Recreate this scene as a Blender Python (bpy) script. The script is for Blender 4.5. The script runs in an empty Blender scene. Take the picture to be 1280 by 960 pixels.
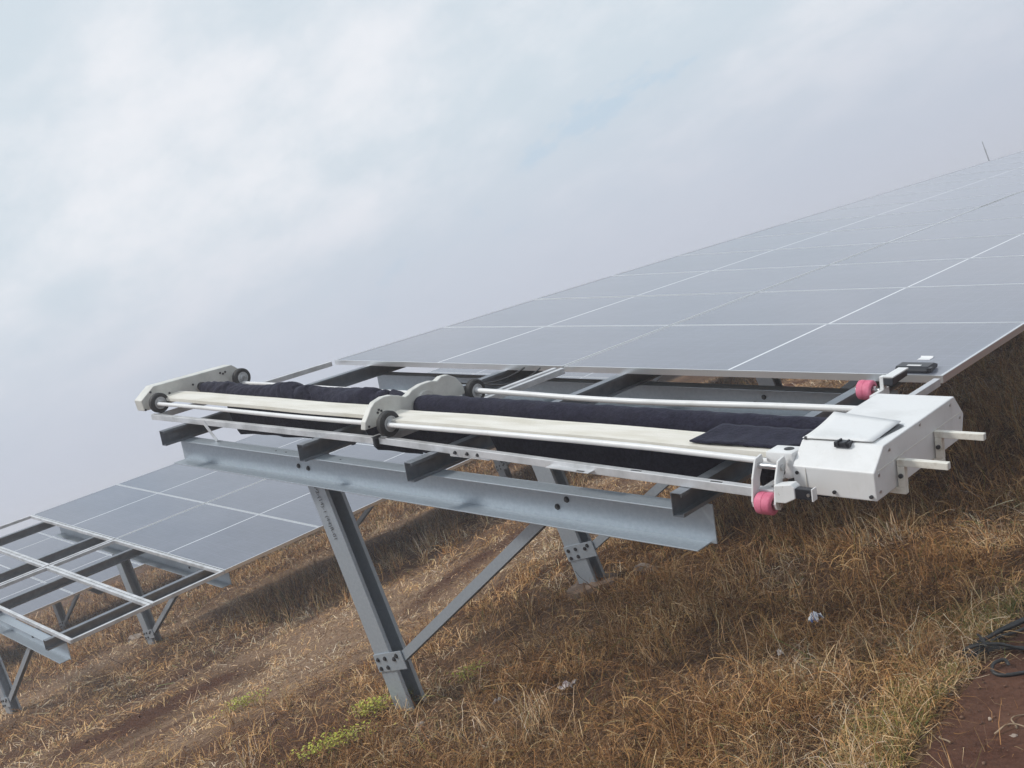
import bpy, bmesh, math, random
import numpy as np
from mathutils import Vector, Matrix

R = math.radians
scene = bpy.context.scene
col = scene.collection
random.seed(7)
rng = np.random.default_rng(11)

# ------------------------------------------------------------------ camera
GZ = 2.1                                   # height of the tables' upper front corner above the ground
cam_data = bpy.data.cameras.new('camera')
cam_data.sensor_width = 36.0
cam_data.lens = 37.10
cam_data.clip_start = 0.05
cam_data.clip_end = 3000
cam = bpy.data.objects.new('camera', cam_data)
col.objects.link(cam)
cr = Vector((0.651, 0.676, -0.345)).normalized()
cb = Vector((0.723, -0.691, 0.011))
cb = (cb - cr * cb.dot(cr)).normalized()
cu = cb.cross(cr)
cam.matrix_world = Matrix(((cr.x, cu.x, cb.x, 6.57), (cr.y, cu.y, cb.y, -4.619),
                           (cr.z, cu.z, cb.z, 1.555), (0, 0, 0, 1)))
scene.camera = cam
CAM = np.array([6.57, -4.619, 1.555])

# ------------------------------------------------------------------ sky, sun, exposure
SKYLOC = (9.332, 19.405, 0)
SUN_DIR = Vector((-0.42, -0.46, 0.80)).normalized()      # towards the sun
world = bpy.data.worlds.new('World')
scene.world = world
world.use_nodes = True
wn, wl_ = world.node_tree.nodes, world.node_tree.links
wn.clear()


def nd(nodes, typ, **kw):
    n = nodes.new(typ)
    for k, v in kw.items():
        setattr(n, k, v)
    return n


def ramp(nodes, links, src, stops, interp='LINEAR'):
    r = nodes.new('ShaderNodeValToRGB')
    r.color_ramp.interpolation = interp
    el = r.color_ramp.elements
    while len(el) > 1:
        el.remove(el[-1])
    el[0].position = stops[0][0]
    c = stops[0][1]
    el[0].color = (c, c, c, 1) if isinstance(c, (int, float)) else (*c, 1)
    for p, c in stops[1:]:
        e = el.new(p)
        e.color = (c, c, c, 1) if isinstance(c, (int, float)) else (*c, 1)
    links.new(src, r.inputs[0])
    return r.outputs[0]


def mixc(nodes, links, fac, a, b, blend='MIX'):
    m = nodes.new('ShaderNodeMix')
    m.data_type = 'RGBA'
    m.blend_type = blend
    for i, v in ((0, fac), (6, a), (7, b)):
        if hasattr(v, 'is_output') or isinstance(v, bpy.types.NodeSocket):
            links.new(v, m.inputs[i])
        elif isinstance(v, (int, float)):
            m.inputs[i].default_value = v
        else:
            m.inputs[i].default_value = (*v, 1)
    return m.outputs[2]


def maths(nodes, links, op, a, b=None, c=None):
    m = nodes.new('ShaderNodeMath')
    m.operation = op
    for i, v in enumerate((a, b, c)):
        if v is None:
            continue
        if isinstance(v, (int, float)):
            m.inputs[i].default_value = v
        else:
            links.new(v, m.inputs[i])
    return m.outputs[0]


sky = nd(wn, 'ShaderNodeTexSky', sky_type='NISHITA', sun_disc=False)
sky.sun_elevation = math.asin(SUN_DIR.z)
sky.sun_rotation = math.atan2(SUN_DIR.x, SUN_DIR.y)
sky.air_density = 1.0
sky.dust_density = 2.0
sky.ozone_density = 1.5
tc = nd(wn, 'ShaderNodeTexCoord')
sep = nd(wn, 'ShaderNodeSeparateXYZ')
wl_.new(tc.outputs['Generated'], sep.inputs[0])
zz = maths(wn, wl_, 'ADD', maths(wn, wl_, 'ABSOLUTE', sep.outputs[2]), 0.34)
px = maths(wn, wl_, 'DIVIDE', sep.outputs[0], zz)
py = maths(wn, wl_, 'DIVIDE', sep.outputs[1], zz)
comb = nd(wn, 'ShaderNodeCombineXYZ')
wl_.new(px, comb.inputs[0])
wl_.new(py, comb.inputs[1])
mp = nd(wn, 'ShaderNodeMapping')
mp.inputs['Rotation'].default_value = (0, 0, R(-20))
mp.inputs['Scale'].default_value = (1.0, 1.25, 1)
mp.inputs['Location'].default_value = SKYLOC
wl_.new(comb.outputs[0], mp.inputs[0])
n1 = nd(wn, 'ShaderNodeTexNoise')
n1.inputs['Scale'].default_value = 1.5
n1.inputs['Detail'].default_value = 9
n1.inputs['Roughness'].default_value = 0.58
n1.inputs['Distortion'].default_value = 0.25
wl_.new(mp.outputs[0], n1.inputs['Vector'])
n2 = nd(wn, 'ShaderNodeTexNoise')
n2.inputs['Scale'].default_value = 0.5
n2.inputs['Detail'].default_value = 3
wl_.new(mp.outputs[0], n2.inputs['Vector'])
n3 = nd(wn, 'ShaderNodeTexNoise')
n3.inputs['Scale'].default_value = 5.0
n3.inputs['Detail'].default_value = 8
n3.inputs['Roughness'].default_value = 0.6
wl_.new(mp.outputs[0], n3.inputs['Vector'])
# cloud sheet: pale blue veil, whiter lumpy billows, thin bluish gaps
lump_ = maths(wn, wl_, 'ADD', maths(wn, wl_, 'MULTIPLY', n1.outputs[0], 0.66), maths(wn, wl_, 'MULTIPLY', n3.outputs[0], 0.34))
billow = ramp(wn, wl_, lump_, [(0.42, 0.0), (0.66, 1.0)], 'EASE')
veil = ramp(wn, wl_, n2.outputs[0], [(0.35, (3.85, 4.5, 5.05)), (0.62, (4.4, 4.95, 5.4))])
cloud = mixc(wn, wl_, billow, veil, (5.65, 5.8, 6.1))
gap = ramp(wn, wl_, lump_, [(0.365, 0.6), (0.415, 0.0)], 'EASE')
blue = mixc(wn, wl_, 0.65, sky.outputs[0], (3.6, 4.8, 5.6))
cloud = mixc(wn, wl_, gap, cloud, blue)
# the cloud deck dissolves into even mist towards the horizon
low = ramp(wn, wl_, maths(wn, wl_, 'ABSOLUTE', sep.outputs[2]), [(0.03, 1.0), (0.26, 0.0)], 'EASE')
skycol = mixc(wn, wl_, low, cloud, (3.6, 3.9, 4.55))
bg = nd(wn, 'ShaderNodeBackground')
bg.inputs['Strength'].default_value = 0.1
wl_.new(skycol, bg.inputs['Color'])
wo = nd(wn, 'ShaderNodeOutputWorld')
wl_.new(bg.outputs[0], wo.inputs[0])

sun_data = bpy.data.lights.new('sun', 'SUN')
sun_data.energy = 1.5
sun_data.angle = R(10)
sun_data.color = (1.0, 0.965, 0.91)
sun = bpy.data.objects.new('sun', sun_data)
sun.rotation_euler = SUN_DIR.to_track_quat('Z', 'Y').to_euler()
sun.location = (0, 0, 30)
col.objects.link(sun)

scene.view_settings.view_transform = 'Standard'
scene.view_settings.look = 'None'
scene.view_settings.gamma = 1.0
scene.view_settings.use_curve_mapping = False
scene.view_settings.exposure = 0.62
scene.cycles.use_denoising = True
scene.cycles.volume_bounces = 1
scene.cycles.max_bounces = 8


# ------------------------------------------------------------------ materials
def new_mat(name):
    m = bpy.data.materials.new(name)
    m.use_nodes = True
    return m, m.node_tree.nodes, m.node_tree.links, m.node_tree.nodes['Principled BSDF']


def noise(n, l, scale, detail=4, rough=0.55, coord='Object', vec=None, scl=None):
    t = n.new('ShaderNodeTexNoise')
    t.inputs['Scale'].default_value = scale
    t.inputs['Detail'].default_value = detail
    t.inputs['Roughness'].default_value = rough
    if vec is None:
        c = n.new('ShaderNodeTexCoord')
        vec = c.outputs[coord]
    if scl:
        mpp = n.new('ShaderNodeMapping')
        mpp.inputs['Scale'].default_value = scl
        l.new(vec, mpp.inputs[0])
        vec = mpp.outputs[0]
    l.new(vec, t.inputs['Vector'])
    return t.outputs[0]


def bump(n, l, h, strength, dist=0.01):
    b = n.new('ShaderNodeBump')
    b.inputs['Strength'].default_value = strength
    b.inputs['Distance'].default_value = dist
    l.new(h, b.inputs['Height'])
    return b.outputs[0]


def simple(name, c1, c2, rough=0.5, metal=0.0, scale=6, lo=0.35, hi=0.65, bmp=0.0, bscale=80, scl=None, spec=0.5, r2=None):
    m, n, l, p = new_mat(name)
    nz = noise(n, l, scale, 6, 0.62, scl=scl)
    l.new(ramp(n, l, nz, [(lo, c1), (hi, c2)]), p.inputs['Base Color'])
    p.inputs['Metallic'].default_value = metal
    p.inputs['Specular IOR Level'].default_value = spec
    l.new(ramp(n, l, nz, [(lo, rough), (hi, r2 if r2 is not None else rough)]), p.inputs['Roughness'])
    if bmp:
        l.new(bump(n, l, noise(n, l, bscale, 4), bmp, 0.004), p.inputs['Normal'])
    return m


M = {}
M['galv'] = simple('galvanised_steel', (0.36, 0.41, 0.46), (0.43, 0.48, 0.525), 0.46, 0.45, 60, 0.3, 0.7, 0.05, 60, (1, 1, 1), 0.5, 0.38)
M['galv_dark'] = simple('shaded_zinc', (0.17, 0.19, 0.22), (0.27, 0.295, 0.325), 0.34, 0.6, 14, 0.3, 0.7, 0.05, 60, None, 0.4, 0.45)  # darker copy of the steel, shade of the open purlin channels in its colour
M['alu'] = simple('anodised_aluminium', (0.55, 0.56, 0.57), (0.72, 0.72, 0.72), 0.36, 0.55, 5, 0.3, 0.7, 0.03, 90, None, 0.5, 0.45)
M['panel_edge'] = simple('bright_panel_frame', (0.74, 0.76, 0.78), (0.82, 0.83, 0.84), 0.34, 0.85, 4, 0.3, 0.7)
M['bar'] = simple('dusty_aluminium_bar', (0.46, 0.47, 0.48), (0.68, 0.69, 0.71), 0.46, 0.4, 7, 0.32, 0.6, 0.05, 70)
M['white'] = simple('white_powder_coat', (0.58, 0.57, 0.54), (0.76, 0.76, 0.74), 0.42, 0, 7, 0.26, 0.50, 0.03, 120, None, 0.45, 0.5)
M['plate_white'] = simple('dusty_white_plate', (0.50, 0.50, 0.47), (0.66, 0.66, 0.62), 0.5, 0, 9, 0.3, 0.65, 0.05, 90)
M['cream'] = simple('yellowed_white_board', (0.60, 0.56, 0.46), (0.78, 0.75, 0.68), 0.5, 0, 4, 0.28, 0.58, 0.04, 100, (0.6, 3, 3))
M['handle'] = simple('chipped_cream_paint', (0.52, 0.48, 0.40), (0.74, 0.72, 0.65), 0.45, 0, 22, 0.3, 0.5, 0.06, 90)
M['rubber'] = simple('black_rubber', (0.012, 0.012, 0.013), (0.035, 0.034, 0.033), 0.7, 0, 30, 0.3, 0.7, 0.1, 90)
M['hub'] = simple('grey_plastic_hub', (0.42, 0.43, 0.44), (0.62, 0.63, 0.64), 0.45, 0.1, 30)
M['black'] = simple('black_plastic', (0.010, 0.011, 0.016), (0.022, 0.023, 0.03), 0.35, 0, 20)
M['bolt'] = simple('dark_bolt', (0.03, 0.03, 0.032), (0.08, 0.08, 0.085), 0.5, 0.6, 40)
M['steel'] = simple('bright_bolt', (0.45, 0.45, 0.45), (0.65, 0.65, 0.65), 0.3, 0.9, 40)
M['pink'] = simple('pink_polyurethane', (0.54, 0.09, 0.17), (0.72, 0.21, 0.31), 0.65, 0, 18, 0.3, 0.65, 0.05, 60)
M['concrete'] = simple('mud_stained_concrete', (0.10, 0.062, 0.042), (0.26, 0.18, 0.13), 0.9, 0, 9, 0.3, 0.65, 0.5, 30)
M['stone'] = simple('pale_stone', (0.20, 0.15, 0.12), (0.40, 0.33, 0.28), 0.85, 0, 14, 0.3, 0.7, 0.4, 40)
M['paper'] = simple('soiled_white_paper', (0.38, 0.33, 0.31), (0.62, 0.58, 0.56), 0.7, 0, 18, 0.3, 0.6)
M['ink'] = simple('black_stencil_ink', (0.02, 0.02, 0.022), (0.10, 0.105, 0.11), 0.6, 0, 60, 0.35, 0.75)
M['label'] = simple('white_label', (0.72, 0.73, 0.75), (0.8, 0.8, 0.8), 0.5)
M['cable'] = simple('black_cable', (0.012, 0.013, 0.014), (0.04, 0.04, 0.04), 0.5, 0, 30)
M['twig'] = simple('dry_twig', (0.22, 0.15, 0.09), (0.42, 0.32, 0.22), 0.85, 0, 30)
M['far_metal'] = simple('grey_mast', (0.16, 0.18, 0.20), (0.22, 0.24, 0.26), 0.6, 0.3, 3)


def white_mat():
    m, n, l, p = new_mat('scuffed_white_powder_coat')
    big = noise(n, l, 5, 6, 0.62)
    spot = noise(n, l, 26, 8, 0.75)
    streak = noise(n, l, 14, 5, 0.7, scl=(4, 4, 0.5))
    c = ramp(n, l, big, [(0.28, (0.64, 0.645, 0.64)), (0.52, (0.74, 0.745, 0.745))])
    c = mixc(n, l, ramp(n, l, streak, [(0.56, 0.0), (0.74, 0.18)]), c, (0.48, 0.43, 0.36))
    c = mixc(n, l, ramp(n, l, spot, [(0.64, 0.0), (0.70, 0.55)]), c, (0.36, 0.31, 0.26))
    l.new(c, p.inputs['Base Color'])
    l.new(ramp(n, l, big, [(0.3, 0.5), (0.6, 0.36)]), p.inputs['Roughness'])
    return m


M['white'] = white_mat()


def cloth_mat():
    m, n, l, p = new_mat('dark_navy_microfibre')
    nz = noise(n, l, 55, 6, 0.7)
    big = noise(n, l, 5, 4, 0.6)
    c = ramp(n, l, nz, [(0.3, (0.006, 0.006, 0.013)), (0.7, (0.028, 0.027, 0.048))])
    c = mixc(n, l, ramp(n, l, big, [(0.5, 0.0), (0.78, 0.35)]), c, (0.05, 0.048, 0.058))
    l.new(c, p.inputs['Base Color'])
    p.inputs['Roughness'].default_value = 0.95
    p.inputs['Specular IOR Level'].default_value = 0.15
    p.inputs['Sheen Weight'].default_value = 0.16
    p.inputs['Sheen Roughness'].default_value = 0.35
    p.inputs['Sheen Tint'].default_value = (0.55, 0.6, 0.75, 1)
    l.new(bump(n, l, nz, 0.9, 0.008), p.inputs['Normal'])
    return m


M['cloth'] = cloth_mat()


def glass_mat():
    """dusty photovoltaic laminate: blue-black half-cut cells, pale gaps, a wide gap across the middle"""
    m, n, l, p = new_mat('photovoltaic_laminate')
    tcn = n.new('ShaderNodeTexCoord')
    s = n.new('ShaderNodeSeparateXYZ')
    l.new(tcn.outputs['Object'], s.inputs[0])
    x, y = s.outputs[0], s.outputs[1]

    def lines(v, pitch, w):
        f = maths(n, l, 'FRACT', maths(n, l, 'DIVIDE', v, pitch))
        d = maths(n, l, 'ABSOLUTE', maths(n, l, 'SUBTRACT', f, 0.5))
        return maths(n, l, 'GREATER_THAN', d, 0.5 - w / pitch / 2)

    g = maths(n, l, 'MAXIMUM', lines(x, 0.0925, 0.0022), lines(y, 0.183, 0.0024))
    mid = maths(n, l, 'LESS_THAN', maths(n, l, 'ABSOLUTE', x), 0.0075)
    edge = maths(n, l, 'MAXIMUM', maths(n, l, 'GREATER_THAN', maths(n, l, 'ABSOLUTE', x), 1.117),
                 maths(n, l, 'GREATER_THAN', maths(n, l, 'ABSOLUTE', y), 0.5495))
    oi = n.new('ShaderNodeObjectInfo')
    cell = mixc(n, l, oi.outputs['Random'], (0.010, 0.013, 0.028), (0.030, 0.031, 0.048))
    cell = mixc(n, l, maths(n, l, 'MULTIPLY', g, 0.16), cell, (0.5, 0.52, 0.55))
    cell = mixc(n, l, maths(n, l, 'MULTIPLY', edge, 0.7), cell, (0.6, 0.62, 0.64))
    cell = mixc(n, l, mid, cell, (0.80, 0.82, 0.84))
    dust = noise(n, l, 1.3, 5, 0.6, coord='Object', scl=(1, 1, 1))
    fine = noise(n, l, 9, 6, 0.7, scl=(0.5, 5, 1))
    dfac = maths(n, l, 'MULTIPLY', ramp(n, l, dust, [(0.25, 0.14), (0.75, 0.27)]),
                 ramp(n, l, fine, [(0.3, 0.72), (0.7, 1.2)]))
    dfac = maths(n, l, 'MULTIPLY', dfac, maths(n, l, 'SUBTRACT', 1.0, maths(n, l, 'MULTIPLY', mid, 0.6)))
    base = mixc(n, l, dfac, cell, (0.35, 0.39, 0.48))
    l.new(base, p.inputs['Base Color'])
    l.new(ramp(n, l, dust, [(0.25, 0.07), (0.75, 0.16)]), p.inputs['Roughness'])
    p.inputs['IOR'].default_value = 1.55
    p.inputs['Sheen Weight'].default_value = 0.40
    p.inputs['Sheen Roughness'].default_value = 0.45
    p.inputs['Sheen Tint'].default_value = (0.86, 0.89, 1.0, 1)
    return m


M['glass'] = glass_mat()
M['backsheet'] = simple('grey_backsheet', (0.28, 0.29, 0.30), (0.36, 0.37, 0.38), 0.7)


# ------------------------------------------------------------------ mesh helpers
class MB:
    def __init__(s):
        s.v, s.f, s.mi, s.cur = [], [], [], 0

    def add(s, vs, fs):
        o = len(s.v)
        s.v += [tuple(v) for v in vs]
        s.f += [tuple(i + o for i in f) for f in fs]
        s.mi += [s.cur] * len(fs)
        return s

    def box(s, a, b):
        (x0, y0, z0), (x1, y1, z1) = a, b
        if x0 > x1: x0, x1 = x1, x0
        if y0 > y1: y0, y1 = y1, y0
        if z0 > z1: z0, z1 = z1, z0
        return s.add([(x0, y0, z0), (x1, y0, z0), (x1, y1, z0), (x0, y1, z0), (x0, y0, z1), (x1, y0, z1), (x1, y1, z1), (x0, y1, z1)],
                     [(0, 3, 2, 1), (4, 5, 6, 7), (0, 1, 5, 4), (1, 2, 6, 5), (2, 3, 7, 6), (3, 0, 4, 7)])

    def prism(s, poly, p0, p1, ax, ay):
        """poly (list of 2d) swept from p0 to p1, ax/ay the section axes"""
        p0, p1, ax, ay = (Vector(q) for q in (p0, p1, ax, ay))
        n = len(poly)
        vs = [p0 + ax * a + ay * b for a, b in poly] + [p1 + ax * a + ay * b for a, b in poly]
        if (p1 - p0).dot(ax.cross(ay)) < 0:
            fs = [tuple(range(n)), tuple(reversed(range(n, 2 * n)))] + [((i + 1) % n, i, i + n, (i + 1) % n + n) for i in range(n)]
        else:
            fs = [tuple(reversed(range(n))), tuple(range(n, 2 * n))] + [(i, (i + 1) % n, (i + 1) % n + n, i + n) for i in range(n)]
        return s.add(vs, fs)

    def bar(s, p0, p1, w, h, up=(0, 0, 1)):
        p0, p1 = Vector(p0), Vector(p1)
        d = (p1 - p0).normalized()
        ax = d.cross(Vector(up)).normalized()
        ay = ax.cross(d).normalized()
        return s.prism([(-w / 2, -h / 2), (w / 2, -h / 2), (w / 2, h / 2), (-w / 2, h / 2)], p0, p1, ax, ay)

    def cyl(s, p0, p1, r, seg=16, r1=None):
        p0, p1 = Vector(p0), Vector(p1)
        d = (p1 - p0).normalized()
        ax = d.orthogonal().normalized()
        ay = d.cross(ax)
        r1 = r if r1 is None else r1
        vs = []
        for p, rr in ((p0, r), (p1, r1)):
            vs += [p + ax * math.cos(2 * math.pi * i / seg) * rr + ay * math.sin(2 * math.pi * i / seg) * rr for i in range(seg)]
        fs = [tuple(reversed(range(seg))), tuple(range(seg, 2 * seg))] + [(i, (i + 1) % seg, (i + 1) % seg + seg, i + seg) for i in range(seg)]
        return s.add(vs, fs)

    def lathe(s, c, axis, prof, seg=28):
        """prof: list of (along axis, radius), closed loop"""
        c, d = Vector(c), Vector(axis).normalized()
        ax = d.orthogonal().normalized()
        ay = d.cross(ax)
        n = len(prof)
        vs = []
        for i in range(seg):
            t = 2 * math.pi * i / seg
            e = ax * math.cos(t) + ay * math.sin(t)
            vs += [c + d * a + e * r for a, r in prof]
        fs = []
        for i in range(seg):
            j = (i + 1) % seg
            for k in range(n):
                k2 = (k + 1) % n
                fs.append((i * n + k, i * n + k2, j * n + k2, j * n + k))
        return s.add(vs, fs)

    def tube(s, pts, r, seg=10):
        pts = [Vector(q) for q in pts]
        n = len(pts)
        rr = r if isinstance(r, (list, tuple)) else [r] * n
        up = Vector((0.13, 0.21, 0.97)).normalized()
        vs, fs = [], []
        for i, q in enumerate(pts):
            d = (pts[min(i + 1, n - 1)] - pts[max(i - 1, 0)]).normalized()
            ax = d.cross(up)
            if ax.length < 1e-3:
                ax = d.orthogonal()
            ax.normalize()
            ay = ax.cross(d)
            vs += [q + (ax * math.cos(2 * math.pi * k / seg) + ay * math.sin(2 * math.pi * k / seg)) * rr[i] for k in range(seg)]
        for i in range(n - 1):
            for k in range(seg):
                k2 = (k + 1) % seg
                fs.append((i * seg + k, i * seg + k2, (i + 1) * seg + k2, (i + 1) * seg + k))
        fs.append(tuple(range(seg)))
        fs.append(tuple(reversed(range((n - 1) * seg, n * seg))))
        return s.add(vs, fs)

    def mesh(s, name, mats, smooth=None, bevel=0.0):
        me = bpy.data.meshes.new(name)
        me.from_pydata(s.v, [], s.f)
        for m in (mats if isinstance(mats, (list, tuple)) else [mats]):
            me.materials.append(M[m] if isinstance(m, str) else m)
        me.polygons.foreach_set('material_index', s.mi)
        bm = bmesh.new()
        bm.from_mesh(me)
        bmesh.ops.recalc_face_normals(bm, faces=bm.faces)
        if bevel:
            es = [e for e in bm.edges if e.is_manifold and e.calc_face_angle(0) > R(35)]
            bmesh.ops.bevel(bm, geom=es, offset=bevel, segments=2, profile=0.5, affect='EDGES', clamp_overlap=True)
        if smooth:
            for f in bm.faces:
                f.smooth = True
            for e in bm.edges:
                if e.is_manifold and e.calc_face_angle(0) > R(smooth):
                    e.smooth = False
        bm.to_mesh(me)
        bm.free()
        me.update()
        return me

    def build(s, name, mats, parent=None, smooth=None, bevel=0.0, loc=None):
        return link(name, s.mesh(name, mats, smooth, bevel), parent, loc)


def link(name, me, parent=None, loc=None):
    o = bpy.data.objects.new(name, me)
    col.objects.link(o)
    if parent is not None:
        o.parent = parent
    if loc is not None:
        o.location = loc
    return o


def empty(name, loc, rot=(0, 0, 0)):
    o = bpy.data.objects.new(name, None)
    o.empty_display_size = 0.2
    o.location = loc
    o.rotation_euler = rot
    col.objects.link(o)
    return o


def tag(o, label, cat, group=None, kind=None):
    if label: o['label'] = label
    if cat: o['category'] = cat
    if group: o['group'] = group
    if kind: o['kind'] = kind
    return o


# ------------------------------------------------------------------ ground height
_perm = np.random.default_rng(3).random((256, 256))


def vnoise(x, y, s):
    x = np.asarray(x, float) / s + 91.3
    y = np.asarray(y, float) / s + 57.7
    i, j = np.floor(x).astype(int), np.floor(y).astype(int)
    fx, fy = x - i, y - j
    fx, fy = fx * fx * (3 - 2 * fx), fy * fy * (3 - 2 * fy)
    a, b = _perm[i % 256, j % 256], _perm[(i + 1) % 256, j % 256]
    c, d = _perm[i % 256, (j + 1) % 256], _perm[(i + 1) % 256, (j + 1) % 256]
    return (a * (1 - fx) + b * fx) * (1 - fy) + (c * (1 - fx) + d * fx) * fy


def path_edge(y):
    return 4.75 + (vnoise(y, y * 0 + 3, 1.1) - 0.5) * 0.30 + (vnoise(y, y * 0 + 9, 0.22) - 0.5) * 0.12


def ground_z(x, y):
    x, y = np.asarray(x, float), np.asarray(y, float)
    z = (vnoise(x, y, 2.3) - 0.5) * 0.07 + (vnoise(x, y, 0.7) - 0.5) * 0.045 + (vnoise(x, y, 0.19) - 0.5) * 0.022
    onpath = np.clip((x - path_edge(y)) / 0.25, 0, 1)
    return z * (1 - 0.6 * onpath) - 0.035 * onpath


def gz(x, y):
    return float(ground_z(np.array([x]), np.array([y]))[0])


def sstep(a, b, x):
    t = np.clip((x - a) / (b - a), 0, 1)
    return t * t * (3 - 2 * t)


def bare_mask(x, y):
    """trodden streaks of bare soil running along the rows"""
    xb = x + (vnoise(x, y, 1.3) - 0.5) * 0.7
    m = np.exp(-((xb + 1.45) / 0.42) ** 2) * sstep(0.40, 0.56, vnoise(x * 0.8, y * 0.5 + 6, 0.55))
    m = m + 0.8 * np.exp(-((xb + 3.0) / 0.35) ** 2) * sstep(0.45, 0.62, vnoise(x, y * 0.4 + 2, 0.7))
    m = m + 0.75 * np.exp(-((xb - 0.2) / 0.3) ** 2) * sstep(0.5, 0.66, vnoise(x + 4, y * 0.5, 0.6))
    jag = (vnoise(x, y, 0.22) - 0.5) * 0.5 + (vnoise(x + 8, y, 0.6) - 0.5) * 0.6
    a, b = x + 1.92, y + 1.35                        # patch of red soil along the row
    m = m + 1.1 * sstep(1.25, 0.6, np.sqrt((a / 0.28) ** 2 + (b / 0.85) ** 2) + jag)
    m = m + 0.7 * sstep(1.3, 0.5, np.sqrt(((x - 0.85) / 0.55) ** 2 + ((y + 1.75) / 0.35) ** 2) + jag)
    return np.clip(m, 0, 1)


def tan_mask(x, y):
    """bleached trampled straw between the rows"""
    xb = x + (vnoise(x, y, 1.3) - 0.5) * 0.9
    return np.clip(np.exp(-((xb + 1.4) / 1.7) ** 2) * (0.35 + 0.9 * sstep(0.32, 0.62, vnoise(x + 5, y * 0.4, 0.7))) + np.exp(-((xb + 6.0) / 0.7) ** 2), 0, 1.2)


def grid_mesh(name, X, Y, Z, mat, smooth=True):
    ny, nx = X.shape
    v = np.stack([X, Y, Z], -1).reshape(-1, 3)
    i = np.arange(nx - 1)[None, :] + np.arange(ny - 1)[:, None] * nx
    f = np.stack([i, i + 1, i + nx + 1, i + nx], -1).reshape(-1, 4)
    me = bpy.data.meshes.new(name)
    me.vertices.add(len(v))
    me.vertices.foreach_set('co', v.astype(np.float32).ravel())
    me.loops.add(f.size)
    me.loops.foreach_set('vertex_index', f.astype(np.int32).ravel())
    me.polygons.add(len(f))
    me.polygons.foreach_set('loop_start', np.arange(0, f.size, 4, dtype=np.int32))
    me.update(calc_edges=True)
    me.validate()
    if smooth:
        me.polygons.foreach_set('use_smooth', np.ones(len(f), bool))
    me.materials.append(mat)
    return me


def spaced(lo, hi, core0, core1, step):
    core = list(np.arange(core0, core1 + 1e-6, step))
    a, s = core[0], step
    left = []
    while a > lo:
        s *= 1.22
        a -= s
        left.append(max(a, lo))
    b, s = core[-1], step
    right = []
    while b < hi:
        s *= 1.22
        b += s
        right.append(min(b, hi))
    return np.array(left[::-1] + core + right)


def ground_mat():
    m, n, l, p = new_mat('dry_soil_and_thatch')
    geo = n.new('ShaderNodeNewGeometry')
    pos = geo.outputs['Position']
    big = noise(n, l, 0.55, 4, 0.6, vec=pos, scl=(1.6, 0.5, 1))
    med = noise(n, l, 4.0, 6, 0.65, vec=pos, scl=(1.3, 0.7, 1))
    fine = noise(n, l, 42, 5, 0.7, vec=pos)
    fibre = noise(n, l, 90, 4, 0.7, vec=pos, scl=(1.0, 0.25, 1))
    soil = ramp(n, l, fine, [(0.34, (0.022, 0.011, 0.007)), (0.70, (0.15, 0.072, 0.040))])
    thatch = ramp(n, l, fibre, [(0.36, (0.040, 0.020, 0.010)), (0.52, (0.20, 0.11, 0.058)), (0.68, (0.48, 0.32, 0.19))])
    f = ramp(n, l, maths(n, l, 'ADD', maths(n, l, 'MULTIPLY', big, 0.6), maths(n, l, 'MULTIPLY', med, 0.4)), [(0.42, 0.12), (0.58, 0.9)])
    at = n.new('ShaderNodeAttribute')
    at.attribute_name = 'soil'
    sp = n.new('ShaderNodeSeparateColor')
    l.new(at.outputs['Color'], sp.inputs[0])
    tan = ramp(n, l, fibre, [(0.34, (0.13, 0.075, 0.045)), (0.50, (0.38, 0.245, 0.155)), (0.66, (0.58, 0.42, 0.29))])
    red = ramp(n, l, fine, [(0.30, (0.050, 0.020, 0.012)), (0.70, (0.17, 0.078, 0.045))])
    c = mixc(n, l, f, soil, thatch)
    c = mixc(n, l, maths(n, l, 'MULTIPLY', sp.outputs[1], 0.8), c, tan)
    c = mixc(n, l, sp.outputs[0], c, red)
    l.new(c, p.inputs['Base Color'])
    p.inputs['Roughness'].default_value = 0.95
    p.inputs['Specular IOR Level'].default_value = 0.1
    h = maths(n, l, 'ADD', fine, maths(n, l, 'MULTIPLY', fibre, 0.8))
    l.new(bump(n, l, h, 1.0, 0.03), p.inputs['Normal'])
    return m


def path_mat():
    m, n, l, p = new_mat('red_brown_trodden_earth')
    geo = n.new('ShaderNodeNewGeometry')
    pos = geo.outputs['Position']
    med = noise(n, l, 3.0, 6, 0.65, vec=pos)
    fine = noise(n, l, 45, 6, 0.7, vec=pos)
    c = ramp(n, l, fine, [(0.3, (0.060, 0.026, 0.018)), (0.7, (0.130, 0.062, 0.042))])
    c = mixc(n, l, ramp(n, l, med, [(0.42, 0.0), (0.72, 0.6)]), c, (0.19, 0.105, 0.07))
    l.new(c, p.inputs['Base Color'])
    p.inputs['Roughness'].default_value = 0.95
    p.inputs['Specular IOR Level'].default_value = 0.1
    l.new(bump(n, l, maths(n, l, 'ADD', fine, med), 0.8, 0.015), p.inputs['Normal'])
    return m


gx, gy = spaced(-240, 240, -12, 8.5, 0.075), spaced(-240, 240, -6, 11, 0.075)
GX, GY = np.meshgrid(gx, gy)
fade = np.clip(1 - (np.hypot(GX, GY) - 30) / 40, 0, 1)
gm = grid_mesh('ground', GX, GY, ground_z(GX, GY) * fade, ground_mat())
at_ = gm.color_attributes.new('soil', 'FLOAT_COLOR', 'POINT')
cc = np.ones((GX.size, 4), np.float32)
cc[:, 0] = (bare_mask(GX, GY) * fade).ravel()
cc[:, 1] = (np.minimum(tan_mask(GX, GY), 1) * fade).ravel()
cc[:, 2] = 0
at_.data.foreach_set('color', cc.ravel())
g = link('ground', gm)
tag(g, 'brown earth under dry straw spread beneath the solar tables', None, kind='structure')
py_ = np.arange(-8, 14, 0.05)
tt = np.linspace(0, 1, 46)
PY = np.repeat(py_[:, None], len(tt), 1)
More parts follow.
